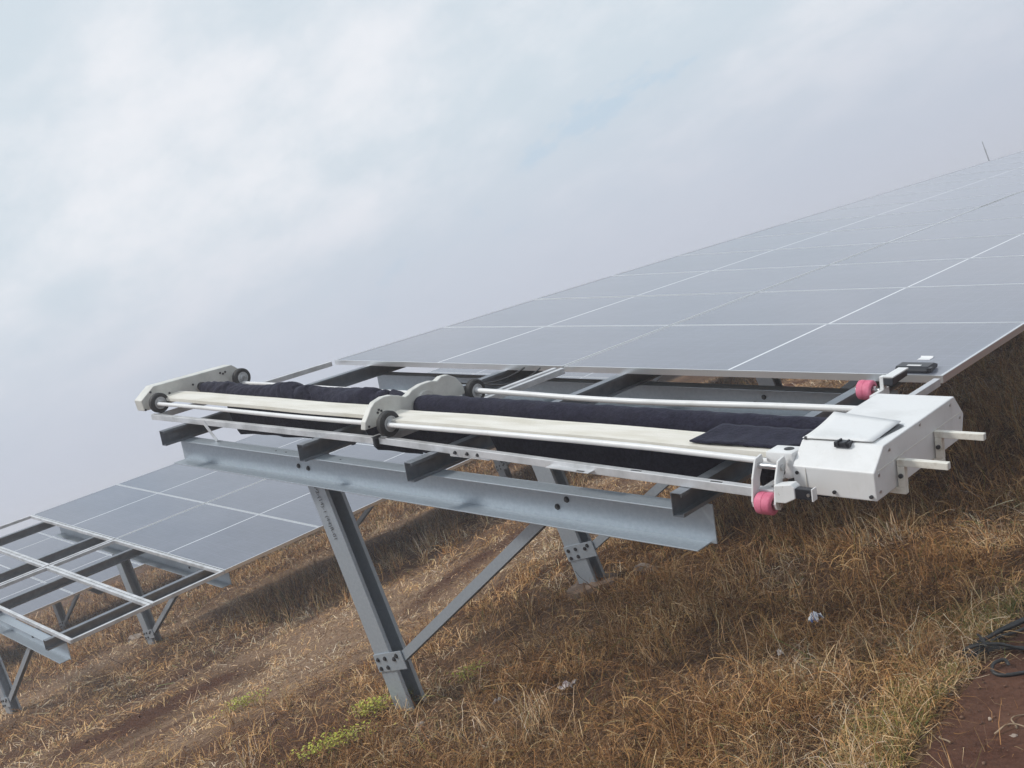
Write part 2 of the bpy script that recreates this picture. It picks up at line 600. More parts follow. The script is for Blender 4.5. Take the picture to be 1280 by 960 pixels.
PX = path_edge(PY) + 0.02 + tt[None, :] * (6.9 - path_edge(PY))
g = link('dirt_path', grid_mesh('dirt_path', PX, PY, ground_z(PX, PY) + 0.004 + 0.004 * np.sin(tt * np.pi)[None, :], path_mat()))
tag(g, 'bare reddish brown trodden earth beside the dry grass', None, kind='structure')

# ------------------------------------------------------------------ solar tables
TILT = R(15.7)
ca, sa = math.cos(TILT), math.sin(TILT)


def to_local(x, y, z):
    """world offset from a table's corner (z above the ground) -> table axes V, U, W"""
    z -= GZ
    return Vector((x * ca - z * sa, y, x * sa + z * ca))


PITCH, PV, PU = 1.135, 2.276, 1.127
HV = 2.286
_cache = {}


def panel_meshes():
    if 'panel' not in _cache:
        b = MB()
        hx, hy, t = PV / 2, PU / 2, 0.011
        b.box((-hx, -hy, -0.035), (hx, -hy + t, 0))
        b.box((-hx, hy - t, -0.035), (hx, hy, 0))
        b.box((-hx, -hy + t, -0.035), (-hx + t, hy - t, 0))
        b.box((hx - t, -hy + t, -0.035), (hx, hy - t, 0))
        f = b.mesh('panel_frame', 'panel_edge')
        b = MB()
        b.box((-hx + t, -hy + t, -0.009), (hx - t, hy - t, -0.003))
        g = b.mesh('panel_glass', ['glass', 'backsheet'])
        for p in g.polygons:
            if p.normal.z < -0.5:
                p.material_index = 1
        _cache['panel'] = (f, g)
    return _cache['panel']


C_PURLIN = [(-0.025, -0.047), (0.025, -0.047), (0.025, -0.033), (0.022, -0.033), (0.022, -0.044), (-0.022, -0.044),
            (-0.022, 0.044), (0.022, 0.044), (0.022, 0.033), (0.025, 0.033), (0.025, 0.047), (-0.025, 0.047)]


def c_section(w, d, t, lip):
    """open towards +a ; a = opening direction extent w, b = depth d"""
    return [(0, 0), (w, 0), (w, lip), (w - t, lip), (w - t, t), (t, t), (t, d - t), (w - t, d - t), (w - t, d - lip), (w, d - lip), (w, d), (0, d)]


def bolt_mesh(r=0.011):
    k = ('bolt', r)
    if k not in _cache:
        b = MB().cyl((0, 0, 0), (0, -0.010, 0), r, 6)
        b.cyl((0, 0.001, 0), (0, -0.003, 0), r * 1.5, 12)
        _cache[k] = b.mesh('bolt', 'bolt', smooth=30)
    return _cache[k]


def solar_table(origin, rot, u0, ncol, dock, beams, label, group):
    t = empty('solar_table', origin, rot)
    tag(t, label, 'solar table', group)
    f, g = panel_meshes()
    r = random.Random(int(abs(origin[0]) * 10) + 3)
    for c in range(ncol):
        for row in range(2):
            o = link('solar_panel', f, t, (PV / 2 + row * HV + 0.004, u0 + PITCH * (c + 0.5), r.uniform(-0.0015, 0.0015)))
            o.rotation_euler = (r.uniform(-1, 1) * R(0.10), r.uniform(-1, 1) * R(0.08), 0)
            link('glass', g, o)
    ue = u0 + PITCH * ncol
    us = -1.62 if dock else u0
    # purlins along the row
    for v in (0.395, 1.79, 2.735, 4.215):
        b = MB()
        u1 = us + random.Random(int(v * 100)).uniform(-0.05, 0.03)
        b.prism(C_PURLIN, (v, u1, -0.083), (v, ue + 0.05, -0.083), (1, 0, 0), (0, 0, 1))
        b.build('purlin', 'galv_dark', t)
    # beams, posts and braces
    for bi, ub in enumerate(beams):
        bm_ = MB()
        w0, w1 = -0.131, -0.292
        bm_.box((0.235, ub - 0.006, w1), (4.262, ub, w0))                       # web
        bm_.box((0.17, ub - 0.09, w0 - 0.006), (4.185, ub - 0.006, w0))         # top flange towards the dock end
        bm_.prism([(0.0, w1), (0.0, w1 + 0.006), (-0.084, w1 + 0.006), (-0.09, w1 + 0.006), (-0.09, w1)], (0.255, ub - 0.006, 0), (4.235, ub - 0.006, 0), (0, 1, 0), (0, 0, 1))
        beam = bm_.build('beam', 'galv', t, bevel=0.0018)
        for v, w in ((1.53, -0.222), (1.62, -0.228), (3.46, -0.235), (3.52, -0.195)):
            link('bolt', bolt_mesh(0.0095), beam, (v, ub - 0.006, w))
        for v in (1.40, 1.50, 2.0):
            MB().cyl((v, ub - 0.05, w0 + 0.0005), (v, ub - 0.05, w0 + 0.002), 0.005, 8).build('bolt_hole', 'bolt', beam)
        # post: lipped channel, slightly raked, open towards the downhill side
        p0, p1 = to_local(1.475, ub + 0.002, -0.15), to_local(1.405, ub + 0.002, 1.50)
        d = (p1 - p0).normalized()
        ax = Vector((0, 1, 0)).cross(d).normalized()
        sec = c_section(0.150, 0.115, 0.005, 0.022)
        b = MB().prism(sec, p0, p1, ax, (0, 1, 0))
        post = b.build('post', 'galv', t, bevel=0.0015)

        def onpost(x, y, z):
            return p0 + d * ((z + 0.15) / 1.65 * (p1 - p0).length) + ax * x + Vector((0, y, 0))
        # gusset plate and brace
        b = MB()
        c0 = onpost(0.14, -0.004, 0.285)
        b.prism([(-0.145, -0.052), (0.125, -0.052), (0.125, 0.052), (-0.145, 0.052)], c0 + Vector((0, 0.0025, 0)), c0 - Vector((0, 0.0035, 0)), ax, d)
        plate = b.build('gusset_plate', 'galv', t, bevel=0.001)
        for a, h in ((0.03, 0.02), (0.10, 0.022), (0.03, -0.032), (0.10, -0.03), (0.185, 0.012), (0.215, 0.028)):
            q = onpost(a, -0.0075, 0.285) + d * h
            o = link('bolt', bolt_mesh(0.009), plate, q)
        q0 = onpost(0.225, 0.025, 0.29)
        q1 = Vector((3.49, ub + 0.028, -0.20))
        dd = (q1 - q0).normalized()
        a2 = Vector((0, 1, 0)).cross(dd).normalized()
        b = MB().prism(c_section(0.052, 0.045, 0.003, 0.0031), q0 - dd * 0.03 + a2 * -0.026 - Vector((0, 0.022, 0)), q1 + dd * 0.05 + a2 * -0.026 - Vector((0, 0.022, 0)), a2, (0, 1, 0))
        b.build('brace', 'galv', t, bevel=0.001)
    if not dock:
        return t
    # two by two open frames the robot parks on
    bw, hh = 0.03, 0.035

    def bar(a, c, bwid=bw):
        MB().bar((a[0], a[1], -hh / 2), (c[0], c[1], -hh / 2), bwid, hh).build('frame_bar', 'bar', t, bevel=0.0022)
    if dock == 'bent':
        nearL, nearR = ((-0.04, -1.470), (2.275, -1.462)), ((2.303, -1.450), (4.60, -1.556))
    else:
        nearL, nearR = ((0.0, -1.515), (2.275, -1.515)), ((2.303, -1.515), (4.57, -1.515))
    for v0, v1, near in ((0.0, 2.272, nearL), (2.304, 4.572, nearR)):
        e = 0.015
        bar(*near)
        bar((v0, -0.785), (v1, -0.785))
        bar((v0, -0.745), (v1, -0.745))
        if dock != 'bent':
            bar((v0, -0.022), (v1, -0.022))
        for v in (v0 + e, v1 - e):
            un = near[0][1] if v < (v0 + v1) / 2 else near[1][1]
            bar((v, un + 0.016), (v, -0.801))
            bar((v, -0.729), (v, -0.038))
    return t


ROT = (0, TILT, 0)
BEAMS = [-1.455, 0.20, 3.0, 6.2, 9.4, 12.6, 15.8, 19.0, 22.2, 25.4]
tableA = solar_table((0, 0, GZ), ROT, 0.0, 24, 'bent', BEAMS,
                     'nearest solar table carrying the white cleaning robot on its open end frame', 'rows of solar tables')
tableB = solar_table((-7.30, 0.035, 1.951), (0.014, TILT - 0.002, -0.003), 0.0, 20, 'straight', BEAMS[:8],
                     'second solar table with an empty open end frame at lower left', 'rows of solar tables')
solar_table((-14.6, -9.05, 1.80), (0.012, TILT, 0), 0.0, 28, None, [1.2, 4.4, 7.6, 8.9, 10.8, 14.0, 17.2, 20.4, 23.6],
            'third solar table seen through the gaps of the empty end frame', 'rows of solar tables')

# stencilled mark on the front post of the nearest table
cu_ = bpy.data.curves.new('stamp', 'FONT')
cu_.body = 'P2-(14)-1 (44)R-01'
cu_.size = 0.042
cu_.align_x = 'LEFT'
tmp = bpy.data.objects.new('stamp_tmp', cu_)
col.objects.link(tmp)
bpy.context.view_layer.update()
me = bpy.data.meshes.new_from_object(tmp.evaluated_get(bpy.context.evaluated_depsgraph_get()))
bpy.data.objects.remove(tmp)
me.materials.clear()
me.materials.append(M['ink'])
p0, p1 = to_local(1.475, -1.4565, -0.15), to_local(1.405, -1.4565, 1.50)
d = (p0 - p1).normalized()
nrm = Vector((0, -1, 0))
yax = nrm.cross(d).normalized()
st = link('stencil_mark', me, tableA)
st['kind'] = 'stuff'
base = p0 + (p1 - p0) * ((1.33 + 0.15) / 1.65) + Vector((0, 1, 0)).cross((p1 - p0).normalized()).normalized() * 0.062
st.matrix_local = Matrix(((d.x, yax.x, nrm.x, base.x), (d.y, yax.y, nrm.y, base.y), (d.z, yax.z, nrm.z, base.z), (0, 0, 0, 1)))

# little fittings on the nearest table's open frame
b = MB().box((2.86, -1.497, -0.040), (3.12, -1.494, -0.004))
b.box((2.86, -1.497, -0.043), (3.12, -1.46, -0.040))
jp = b.build('joining_plate', 'bar', tableA, bevel=0.001)
for v in (2.90, 2.98, 3.05):
    link('bolt', bolt_mesh(0.006), jp, (v, -1.497, -0.022))
MB().prism([(0, -0.014), (0.17, -0.014), (0.17, 0.014), (0, 0.014)], (0.62, -1.488, -0.008), (0.62, -1.485, -0.008), (0.72, 0, -0.69), (0.69, 0, 0.72)).build('strap_plate', 'bar', tableA, bevel=0.001)
sp = MB().prism([(0, -0.02), (0.24, -0.02), (0.24, 0.02), (0, 0.02)], (3.52, -1.540, -0.020), (3.52, -1.540, -0.017), (0.998, -0.045, 0), (0.045, 0.998, 0)).build('slotted_plate', 'bar', tableA)
MB().box((3.69, -1.565, -0.0168), (3.73, -1.553, -0.0160)).build('slot', 'bolt', sp)
for v, u in ((2.262, -1.478), (2.31, -1.468), (3.95, -1.53), (4.33, -1.551)):
    MB().box((v, u - 0.004, 0.0003), (v + 0.05, u + 0.004, 0.0012)).build('slot', 'bolt', tableA)
for v, u in ((2.285, -1.462),):
    b = MB().box((v - 0.009, u - 0.022, -0.045), (v + 0.009, u + 0.022, 0.006))
    b.build('cable_tie', 'black', tableA, bevel=0.003)
for k, (v, dv) in enumerate(((1.99, 0.02), (2.12, 0.12))):
    pts = [Vector((v + dv * s_, -0.02 - 0.62 * s_ ** 1.1, -0.01 - 0.05 * math.sin(s_ * 3.1) + 0.07 * s_)) for s_ in np.linspace(0, 1, 12)]
    MB().tube(pts, 0.005, 8).build('module_lead', 'cable', tableA, smooth=60)

# ------------------------------------------------------------------ cleaning robot
robot = empty('cleaning_robot', (0, 0, GZ), ROT)
tag(robot, 'long white panel cleaning robot with dark cloth roller and pink guide wheels', 'cleaning robot')
VX, UX, WX = (1, 0, 0), (0, 1, 0), (0, 0, 1)
# end housing at the high end
prof = [(-1.497, 0.022), (-1.505, 0.095), (-1.40, 0.168), (-0.80, 0.163), (-0.735, 0.11), (-0.715, 0.035)]
b = MB().prism(prof, (-0.185, 0, 0), (-0.085, 0, 0), UX, WX)
eh = b.build('end_housing', 'plate_white', robot, bevel=0.004)
for u, w in ((-1.49, 0.03), (-1.43, 0.135), (-1.30, 0.095), (-1.33, 0.075), (-1.29, 0.07), (-1.12, 0.105), (-0.90, 0.13), (-0.88, 0.12), (-0.86, 0.128)):
    MB().cyl((-0.085, u, w), (-0.081, u, w), 0.007, 10).build('screw', 'bolt', eh)
# middle bracket with two humps
prof = [(-1.505, 0.045), (-1.495, 0.085), (-1.471, 0.112), (-1.445, 0.145), (-1.415, 0.168), (-1.356, 0.18), (-1.30, 0.175), (-1.254, 0.16), (-1.212, 0.141),
        (-1.185, 0.148), (-1.159, 0.163), (-1.092, 0.176), (-1.018, 0.176), (-0.98, 0.166), (-0.943, 0.181), (-0.893, 0.178), (-0.84, 0.148), (-0.80, 0.098), (-0.79, 0.045)]
mb_ = MB().prism(prof, (2.222, 0, 0), (2.262, 0, 0), UX, WX).build('middle_bracket', 'plate_white', robot, bevel=0.005)
for u, w in ((-1.40, 0.125), (-1.385, 0.115), (-1.41, 0.112), (-1.48, 0.058)):
    MB().cyl((2.262, u, w), (2.267, u, w), 0.006, 10).build('screw', 'bolt', mb_)
MB().lathe((2.262, -1.085, 0.075), VX, [(0, 0.045), (0.02, 0.045), (0.02, 0.066), (0, 0.066)]).build('bearing_ring', 'plate_white', mb_, smooth=40)


def wheel(v, u, w, r=0.066, wd=0.042):
    t = MB().lathe((v, u, w), VX, [(-wd / 2, r * 0.62), (-wd / 2, r * 0.90), (-wd * 0.32, r), (wd * 0.32, r), (wd / 2, r * 0.90), (wd / 2, r * 0.62)], 36).build('wheel', 'rubber', robot, smooth=35)
    MB().lathe((v, u, w), VX, [(-wd * 0.46, 0.012), (-wd * 0.46, r * 0.63), (wd * 0.46, r * 0.63), (wd * 0.50, r * 0.56), (wd * 0.36, r * 0.52), (wd * 0.36, r * 0.34), (wd * 0.62, r * 0.30), (wd * 0.62, 0.012)], 32).build('hub', 'hub', t, smooth=35)
    MB().cyl((v - wd * 0.6, u, w), (v + wd * 1.2, u, w), 0.013, 14).build('axle', 'steel', t, smooth=40)


wheel(0.00, -1.428, 0.066)
wheel(2.36, -1.430, 0.066)
wheel(-0.03, -0.775, 0.066)
wheel(2.335, -0.785, 0.060)
MB().lathe((2.19, -1.42, 0.072), VX, [(-0.012, 0.004), (-0.012, 0.03), (0.012, 0.03), (0.012, 0.004)], 20).build('idler', 'bolt', robot, smooth=40)


def long_tube(pts, r, name):
    MB().tube(pts, r, 16).build(name, 'white', robot, smooth=50)


def wob(v0, v1, u0, u1, w0, w1, n, au, aw, ph):
    return [(v0 + (v1 - v0) * s_, u0 + (u1 - u0) * s_ + au * math.sin(ph + s_ * 5), w0 + (w1 - w0) * s_ + aw * math.sin(ph + s_ * 6.3)) for s_ in np.linspace(0, 1, n)]


long_tube(wob(0.04, 2.215, -1.452, -1.452, 0.066, 0.066, 14, 0.001, 0.002, 0.4), 0.0125, 'front_tube')
long_tube([(2.39, -1.452, 0.067), (2.7, -1.454, 0.070), (3.1, -1.457, 0.074), (3.6, -1.460, 0.077), (4.0, -1.462, 0.076), (4.3, -1.463, 0.070), (4.60, -1.464, 0.063)], 0.0125, 'front_tube')
long_tube(wob(0.0, 2.215, -0.785, -0.785, 0.030, 0.030, 14, 0.001, 0.002, 0.4), 0.012, 'rear_tube')
long_tube(wob(2.36, 4.66, -0.800, -0.815, 0.060, 0.068, 20, 0.004, 0.007, 2.0), 0.0145, 'rear_tube')


def board(v0, v1, ua, ub_, w):
    prof = [(ua, w - 0.020), (ua, w), (ub_, w + 0.002), (ub_, w - 0.004), (ua + 0.004, w - 0.006), (ua + 0.004, w - 0.020)]
    n = 26
    b = MB()
    vs, fs = [], []
    for i, v in enumerate(np.linspace(v0, v1, n)):
        dw = 0.0022 * math.sin(v * 2.3 + 0.5) + 0.0012 * math.sin(v * 7.1)
        vs += [(v, a, c + dw) for a, c in prof]
    m = len(prof)
    for i in range(n - 1):
        for k in range(m):
            fs.append((i * m + k, i * m + (k + 1) % m, (i + 1) * m + (k + 1) % m, (i + 1) * m + k))
    fs += [tuple(range(m)), tuple(range((n - 1) * m, n * m))]
    b.add(vs, fs)
    return b.build('cover_board', 'cream', robot, smooth=25)


board(-0.085, 2.222, -1.385, -1.222, 0.086)
board(2.264, 4.655, -1.425, -1.262, 0.087)


def roller(name, v0, v1, nseg, rfun, cu0, cw, seg=40):
    vs, fs = [], []
    for i in range(nseg):
        v = v0 + (v1 - v0) * i / (nseg - 1)
        for k in range(seg):
            th = 2 * math.pi * k / seg
            r, dv, dw = rfun(v, th)
            vs.append((v + dv, cu0 + r * math.cos(th), cw + dw + r * math.sin(th)))
    for i in range(nseg - 1):
        for k in range(seg):
            k2 = (k + 1) % seg
            fs.append((i * seg + k, i * seg + k2, (i + 1) * seg + k2, (i + 1) * seg + k))
    fs += [tuple(range(seg)), tuple(range((nseg - 1) * seg, nseg * seg))]
    b = MB()
    b.add(vs, fs)
    return b.build(name, 'cloth', robot, smooth=70)


def rough_r(v, th):
    """loose cover bunched into folds on the high half"""
    r = 0.064 + 0.004 * math.sin(v * 5 + 2 * math.sin(th)) + 0.003 * math.sin(3 * th + v * 11)
    for c, amp, wd, tw in ((0.30, 0.010, 0.035, 0.5), (0.98, 0.017, 0.11, 1.3), (1.10, 0.012, 0.05, -1.0), (1.24, 0.014, 0.06, 1.1), (1.72, 0.020, 0.15, 0.6), (1.86, 0.012, 0.045, -0.8), (1.97, 0.010, 0.04, 1.0)):
        r += 1.25 * amp * math.exp(-((v - c - 0.05 * tw * math.sin(th + tw)) / wd) ** 2) * (0.8 + 0.35 * math.sin(2 * th + tw * 3))
    for c in (0.40, 1.04, 1.17, 1.31, 1.92, 2.03):
        r -= 0.016 * math.exp(-((v - c - 0.03 * math.sin(2 * th + c)) / 0.012) ** 2)
    r += 0.0016 * math.sin(v * 90 + 4 * math.sin(th * 2 + v * 3)) + 0.0012 * math.sin(v * 47 + 5 * th)
    if v > 2.05:
        r *= max(0.55, 1 - (v - 2.05) * 3.2)
    if v < 0.16:
        r *= 0.93
    return r, 0.0, -0.004 * math.sin(v * 2.2)


def smooth_r(v, th):
    r = 0.0665 + 0.0022 * math.sin(v * 2.1 + th) + 0.0012 * math.sin(v * 26 + 3 * th) + 0.0009 * math.sin(v * 61 - 5 * th)
    if v < 2.36:
        r *= 0.86 + 0.14 * min(1, (v - 2.28) / 0.08)
    return r, 0.0, -0.004 * math.sin((v - 2.3) * 1.4)


roller('brush_roller', 0.07, 2.225, 300, rough_r, -1.105, 0.066)
roller('brush_roller', 2.275, 4.665, 220, smooth_r, -1.128, 0.066)
MB().cyl((-0.085, -1.07, 0.080), (0.085, -1.07, 0.080), 0.02, 18).build('roller_shaft', 'steel', robot, smooth=40)
MB().lathe((-0.04, -1.07, 0.080), VX, [(-0.03, 0.018), (-0.03, 0.03), (0.0, 0.03), (0.0, 0.018)], 18).build('shaft_collar', 'bolt', robot, smooth=40)


# cloth flaps hanging from the roller between the purlins
def flap(v0, v1, dip):
    nv, nw = 90, 12
    vs, fs = [], []
    sup = (0.395, 1.79, 2.735, 4.215)
    for side in (0, 1):
        for i in range(nv):
            v = v0 + (v1 - v0) * i / (nv - 1)
            dist = min(abs(v - q) for q in sup)
            low = -0.030 - min(dip, max(0.0, dist - 0.03) * 2.2) - 0.012 * math.sin(v * 3.7)
            if dist < 0.03:
                low = -0.026
            for j in range(nw):
                q = j / (nw - 1)
                w = 0.075 + (low - 0.075) * q
                u = -1.165 - 0.012 * math.sin(q * 2.6) + 0.014 * q * math.sin(v * 9 + 1.3) + 0.006 * q * math.sin(v * 23)
                vs.append((v, u + (0.006 if side else 0), w))
    o = nv * nw
    for i in range(nv - 1):
        for j in range(nw - 1):
            a = i * nw + j
            fs.append((a, a + 1, a + nw + 1, a + nw))
            fs.append((o + a, o + a + nw, o + a + nw + 1, o + a + 1))
        a = i * nw + nw - 1
        fs.append((a, o + a, o + a + nw, a + nw))
        a = i * nw
        fs.append((a, a + nw, o + a + nw, o + a))
    b = MB()
    b.add(vs, fs)
    b.build('cloth_flap', 'cloth', robot, smooth=70)


flap(0.42, 2.25, 0.15)
flap(2.252, 4.60, 0.14)
def smoothstep(x):
    x = min(1, max(0, x))
    return x * x * (3 - 2 * x)


# loose end of the cloth lying over the board next to the drive box
vs, fs = [], []
nv, nu = 30, 12
for i in range(nv):
    s_ = i / (nv - 1)
    for j in range(nu):
        q = j / (nu - 1)
        v = 4.15 + 0.47 * s_ + 0.03 * (1 - q) * (1 - s_)
        u = -1.205 - (0.195 + 0.006 * math.sin(s_ * 7)) * q
        if s_ > 0.85:
            u = -1.205 - 0.195 * q * (1 - (s_ - 0.85) * 2.2)
        w = 0.106 - 0.010 * smoothstep(q * 1.5) + 0.003 * math.sin(s_ * 11 + q * 4) * q + 0.0015 * math.sin(s_ * 31)
        vs.append((v, u, max(w, 0.0945)))
for i in range(nv - 1):
    for j in range(nu - 1):
        a = i * nu + j
        fs.append((a, a + nu, a + nu + 1, a + 1))
b = MB()
b.add(vs, fs)
fl = b.build('cloth_end', 'cloth', robot, smooth=70)
md = fl.modifiers.new('thickness', 'SOLIDIFY')
md.thickness = 0.007
md.offset = 0

# drive box at the low end
prof = [(-1.515, -0.022), (-1.520, 0.078), (-1.436, 0.147), (-0.835, 0.151), (-0.757, 0.064), (-0.785, -0.022)]
box = MB().prism(prof, (4.652, 0, 0), (4.948, 0, 0), UX, WX).build('drive_box', 'white', robot, bevel=0.004)
# bent lid that does not close
vs = [(4.655, -1.436, 0.150), (4.905, -1.425, 0.1515), (4.905, -1.20, 0.158), (4.655, -1.195, 0.178)]
lid = MB()
n = 9
grid = []
for i in range(n):
    for j in range(n):
        s_, q = i / (n - 1), j / (n - 1)
        a = Vector(vs[0]).lerp(Vector(vs[1]), s_)
        c = Vector(vs[3]).lerp(Vector(vs[2]), s_)
        pnt = a.lerp(c, q)
        pnt.z = 0.1525 + (pnt.z - 0.1525) * q
        grid.append(tuple(pnt))
fs = [(i * n + j, (i + 1) * n + j, (i + 1) * n + j + 1, i * n + j + 1) for i in range(n - 1) for j in range(n - 1)]
lid.add(grid, fs)
lo = lid.build('lid', 'white', box, smooth=60)
md = lo.modifiers.new('thickness', 'SOLIDIFY')
md.thickness = 0.003
md.offset = 1
MB().add([(4.907, -1.36, 0.1522), (4.925, -1.22, 0.1524), (4.885, -1.20, 0.1524), (4.66, -1.20, 0.1524), (4.66, -1.34, 0.1522)], [(0, 1, 2, 3, 4)]).build('opening', 'black', box)  # flat black sheet, the darkness under the raised lid is its colour
la = MB().box((4.782, -1.460, 0.136), (4.838, -1.426, 0.1555))
la.box((4.794, -1.463, 0.140), (4.802, -1.43, 0.162)).box((4.822, -1.463, 0.140), (4.830, -1.43, 0.160))
la.build('latch', 'black', box, bevel=0.003)
for v, w in ((4.668, 0.055), (4.668, 0.0), (4.80, -0.003), (4.93, -0.006)):
    MB().cyl((v, -1.516, w), (v, -1.523, w), 0.0065, 10).build('screw', 'bolt', box)
MB().cyl((4.665, -1.436, 0.150), (4.665, -1.43, 0.156), 0.006, 10).build('screw', 'bolt', box)


MB().box((4.9482, -1.50, 0.0755), (4.9490, -0.775, 0.0775)).build('seam', 'handle', box)
MB().box((4.700, -1.5215, -0.018), (4.7012, -1.5160, 0.074)).build('seam', 'handle', box)
for u, w in ((-1.49, 0.005), (-1.49, 0.062), (-1.40, 0.122), (-1.15, 0.135), (-0.88, 0.13), (-0.80, 0.06), (-0.81, 0.0)):
    MB().cyl((4.9475, u, w), (4.9512, u, w), 0.0055, 10).build('screw', 'steel', box)


def handle(u, w, wf):
    h = 0.024
    b = MB()
    b.box((4.953, u - h / 2, w - h / 2), (5.125, u + h / 2, w + h / 2))
    hd = b.build('handle', 'handle', robot, bevel=0.002)
    MB().box((4.9535, u - h / 2 - 0.0005, wf), (4.9785, u + h / 2 + 0.0005, w - h / 2 - 0.0005)).build('upright', 'handle', hd, bevel=0.002)
    MB().box((4.87, u - h / 2, wf - h), (4.978, u + h / 2, wf - 0.0005)).build('foot', 'handle', hd, bevel=0.002)
    MB().cyl((4.966, u - h / 2, w - 0.045), (4.966, u - h / 2 - 0.008, w - 0.045), 0.008, 8).build('bolt', 'bolt', hd)
    MB().box((5.1251, u - h / 2 + 0.003, w - h / 2 + 0.003), (5.1256, u + h / 2 - 0.003, w + h / 2 - 0.003)).build('tube_mouth', 'plate_white', hd)


handle(-1.352, 0.065, -0.022)
handle(-1.035, 0.068, -0.022)


def pink_wheel(v, u, w, r, wd):
    prof = [(-wd / 2, 0.012), (-wd / 2, r * 0.88), (-wd * 0.45, r * 0.97), (-wd * 0.38, r), (-wd * 0.05, r), (-wd * 0.04, r * 0.97), (wd * 0.04, r * 0.97), (wd * 0.05, r), (wd * 0.38, r), (wd * 0.45, r * 0.97), (wd / 2, r * 0.88), (wd / 2, r * 0.6), (wd * 0.42, r * 0.55), (wd * 0.42, 0.012)]
    o = MB().lathe((v, u, w), VX, prof, 32).build('guide_wheel', 'pink', robot, smooth=45)
    MB().cyl((v - wd * 0.75, u, w), (v + wd * 0.95, u, w), 0.009, 12).build('axle', 'steel', o, smooth=40)
    MB().lathe((v, u, w), VX, [(wd * 0.55, 0.006), (wd * 0.55, 0.02), (wd * 0.72, 0.02), (wd * 0.72, 0.006)], 6).build('nut', 'steel', o)
    return o


pink_wheel(4.576, -1.585, -0.045, 0.040, 0.062)
pink_wheel(4.475, -0.560, 0.084, 0.042, 0.062)
# near fork, moulded motor cap and foot
fk = MB()
for v in (4.497, 4.586):
    fk.prism([(-1.545, -0.092), (-1.552, -0.07), (-1.535, 0.01), (-1.505, 0.072), (-1.462, 0.078), (-1.455, 0.05), (-1.49, 0.0), (-1.505, -0.085), (-1.525, -0.10)], (v - 0.004, 0, 0), (v + 0.004, 0, 0), UX, WX)
fork = fk.build('fork', 'white', robot, bevel=0.0015)
fork.location = (0.038, -0.060, 0.035)
MB().cyl((4.49, -1.49, 0.045), (4.60, -1.49, 0.045), 0.011, 14).build('cross_pin', 'steel', fork, smooth=40)
ft = MB().prism([(4.59, -0.062), (4.59, 0.0), (4.655, 0.010), (4.668, -0.002), (4.668, -0.040), (4.63, -0.060)], (0, -1.555, 0), (0, -1.512, 0), VX, WX).build('fork_foot', 'white', fork, bevel=0.003)
MB().box((4.669, -1.552, -0.040), (4.728, -1.524, -0.003)).build('foot_pad', 'black', fork, bevel=0.002)
MB().box((4.7285, -1.553, -0.043), (4.733, -1.523, 0.0)).build('pad_plate', 'white', fork)
MB().cyl((4.718, -1.552, -0.021), (4.718, -1.557, -0.021), 0.006, 8).build('bolt', 'steel', fork)
prof = [(4.598, 0.045), (4.602, 0.085), (4.612, 0.108), (4.630, 0.118), (4.648, 0.118), (4.6505, 0.100), (4.6505, 0.040), (4.63, 0.036)]
cap = MB().prism([(4.545, 0.080), (4.545, 0.118), (4.6505, 0.120), (4.6505, 0.030), (4.625, 0.020), (4.603, 0.030), (4.600, 0.070)], (0, -1.510, 0), (0, -1.425, 0), VX, WX).build('motor_cap', 'white', robot, bevel=0.007, smooth=40)
MB().cyl((4.615, -1.465, 0.1195), (4.615, -1.465, 0.1212), 0.018, 18).build('cap_hole', 'bolt', cap)
MB().prism([(4.607, -0.02), (4.625, 0.030), (4.651, 0.036), (4.651, -0.016)], (0, -1.505, 0), (0, -1.44, 0), VX, WX).build('rubber_boot', 'rubber', cap, bevel=0.004)
MB().lathe((4.603, -1.50, 0.05), (0, -1, 0), [(-0.004, 0.004), (-0.004, 0.016), (0.012, 0.014), (0.012, 0.004)], 16).build('cap_screw', 'bolt', cap, smooth=40)
# rear arm with sensor
ar = MB().box((4.553, -0.70, 0.070), (4.570, -0.55, 0.100))
ar.box((4.553, -0.60, 0.1), (4.570, -0.57, 0.154))
arm = ar.build('wheel_arm', 'white', robot, bevel=0.002)
MB().prism([(-0.605, 0.118), (-0.46, 0.124), (-0.455, 0.150), (-0.60, 0.150)], (4.572, 0, 0), (4.612, 0, 0), UX, WX).build('sensor', 'black', arm, bevel=0.004)
MB().prism([(-0.60, 0.1505), (-0.452, 0.1505), (-0.450, 0.156), (-0.60, 0.155)], (4.571, 0, 0), (4.613, 0, 0), UX, WX).build('sensor_strip', 'white', arm)

# things left on the nearest panel
wd_ = empty('panel_clip', (0, 0, GZ), ROT)
tag(wd_, 'black plastic block lying on the near bottom corner of the nearest panel', 'block')
b = MB().prism([(0.04, 0.0005), (0.165, 0.0005), (0.170, 0.016), (0.13, 0.030), (0.06, 0.028), (0.04, 0.014)], (4.325, 0, 0), (4.480, 0, 0), UX, WX)
b.build('body', 'black', wd_, bevel=0.004)
MB().box((4.375, 0.066, 0.0285), (4.440, 0.084, 0.0302)).build('pale_stripe', 'label', wd_)
MB().box((4.478, 0.045, 0.004), (4.497, 0.08, 0.024)).build('side_lug', 'black', wd_, bevel=0.003)
ws = empty('panel_sticker', (0, 0, GZ), ROT)
tag(ws, 'small white folded label stuck on the panel above the black block', 'label')
MB().prism([(0.300, -0.0015), (0.345, -0.0015), (0.352, 0.006), (0.349, 0.006), (0.343, 0.0), (0.300, 0.0)], (4.325, 0, 0), (4.385, 0, 0), UX, WX).build('sheet', 'label', ws)

# ------------------------------------------------------------------ far mast
ms = MB().cyl((-24.1, 80.2, 0), (-24.1, 80.2, 5.2), 0.06, 10, 0.045)
ms.cyl((-24.1, 80.2, 5.2), (-24.1, 80.2, 5.66), 0.03, 8)
tag(ms.build('lightning_mast', 'far_metal', smooth=40), 'thin grey mast rising behind the far end of the nearest table', 'mast')

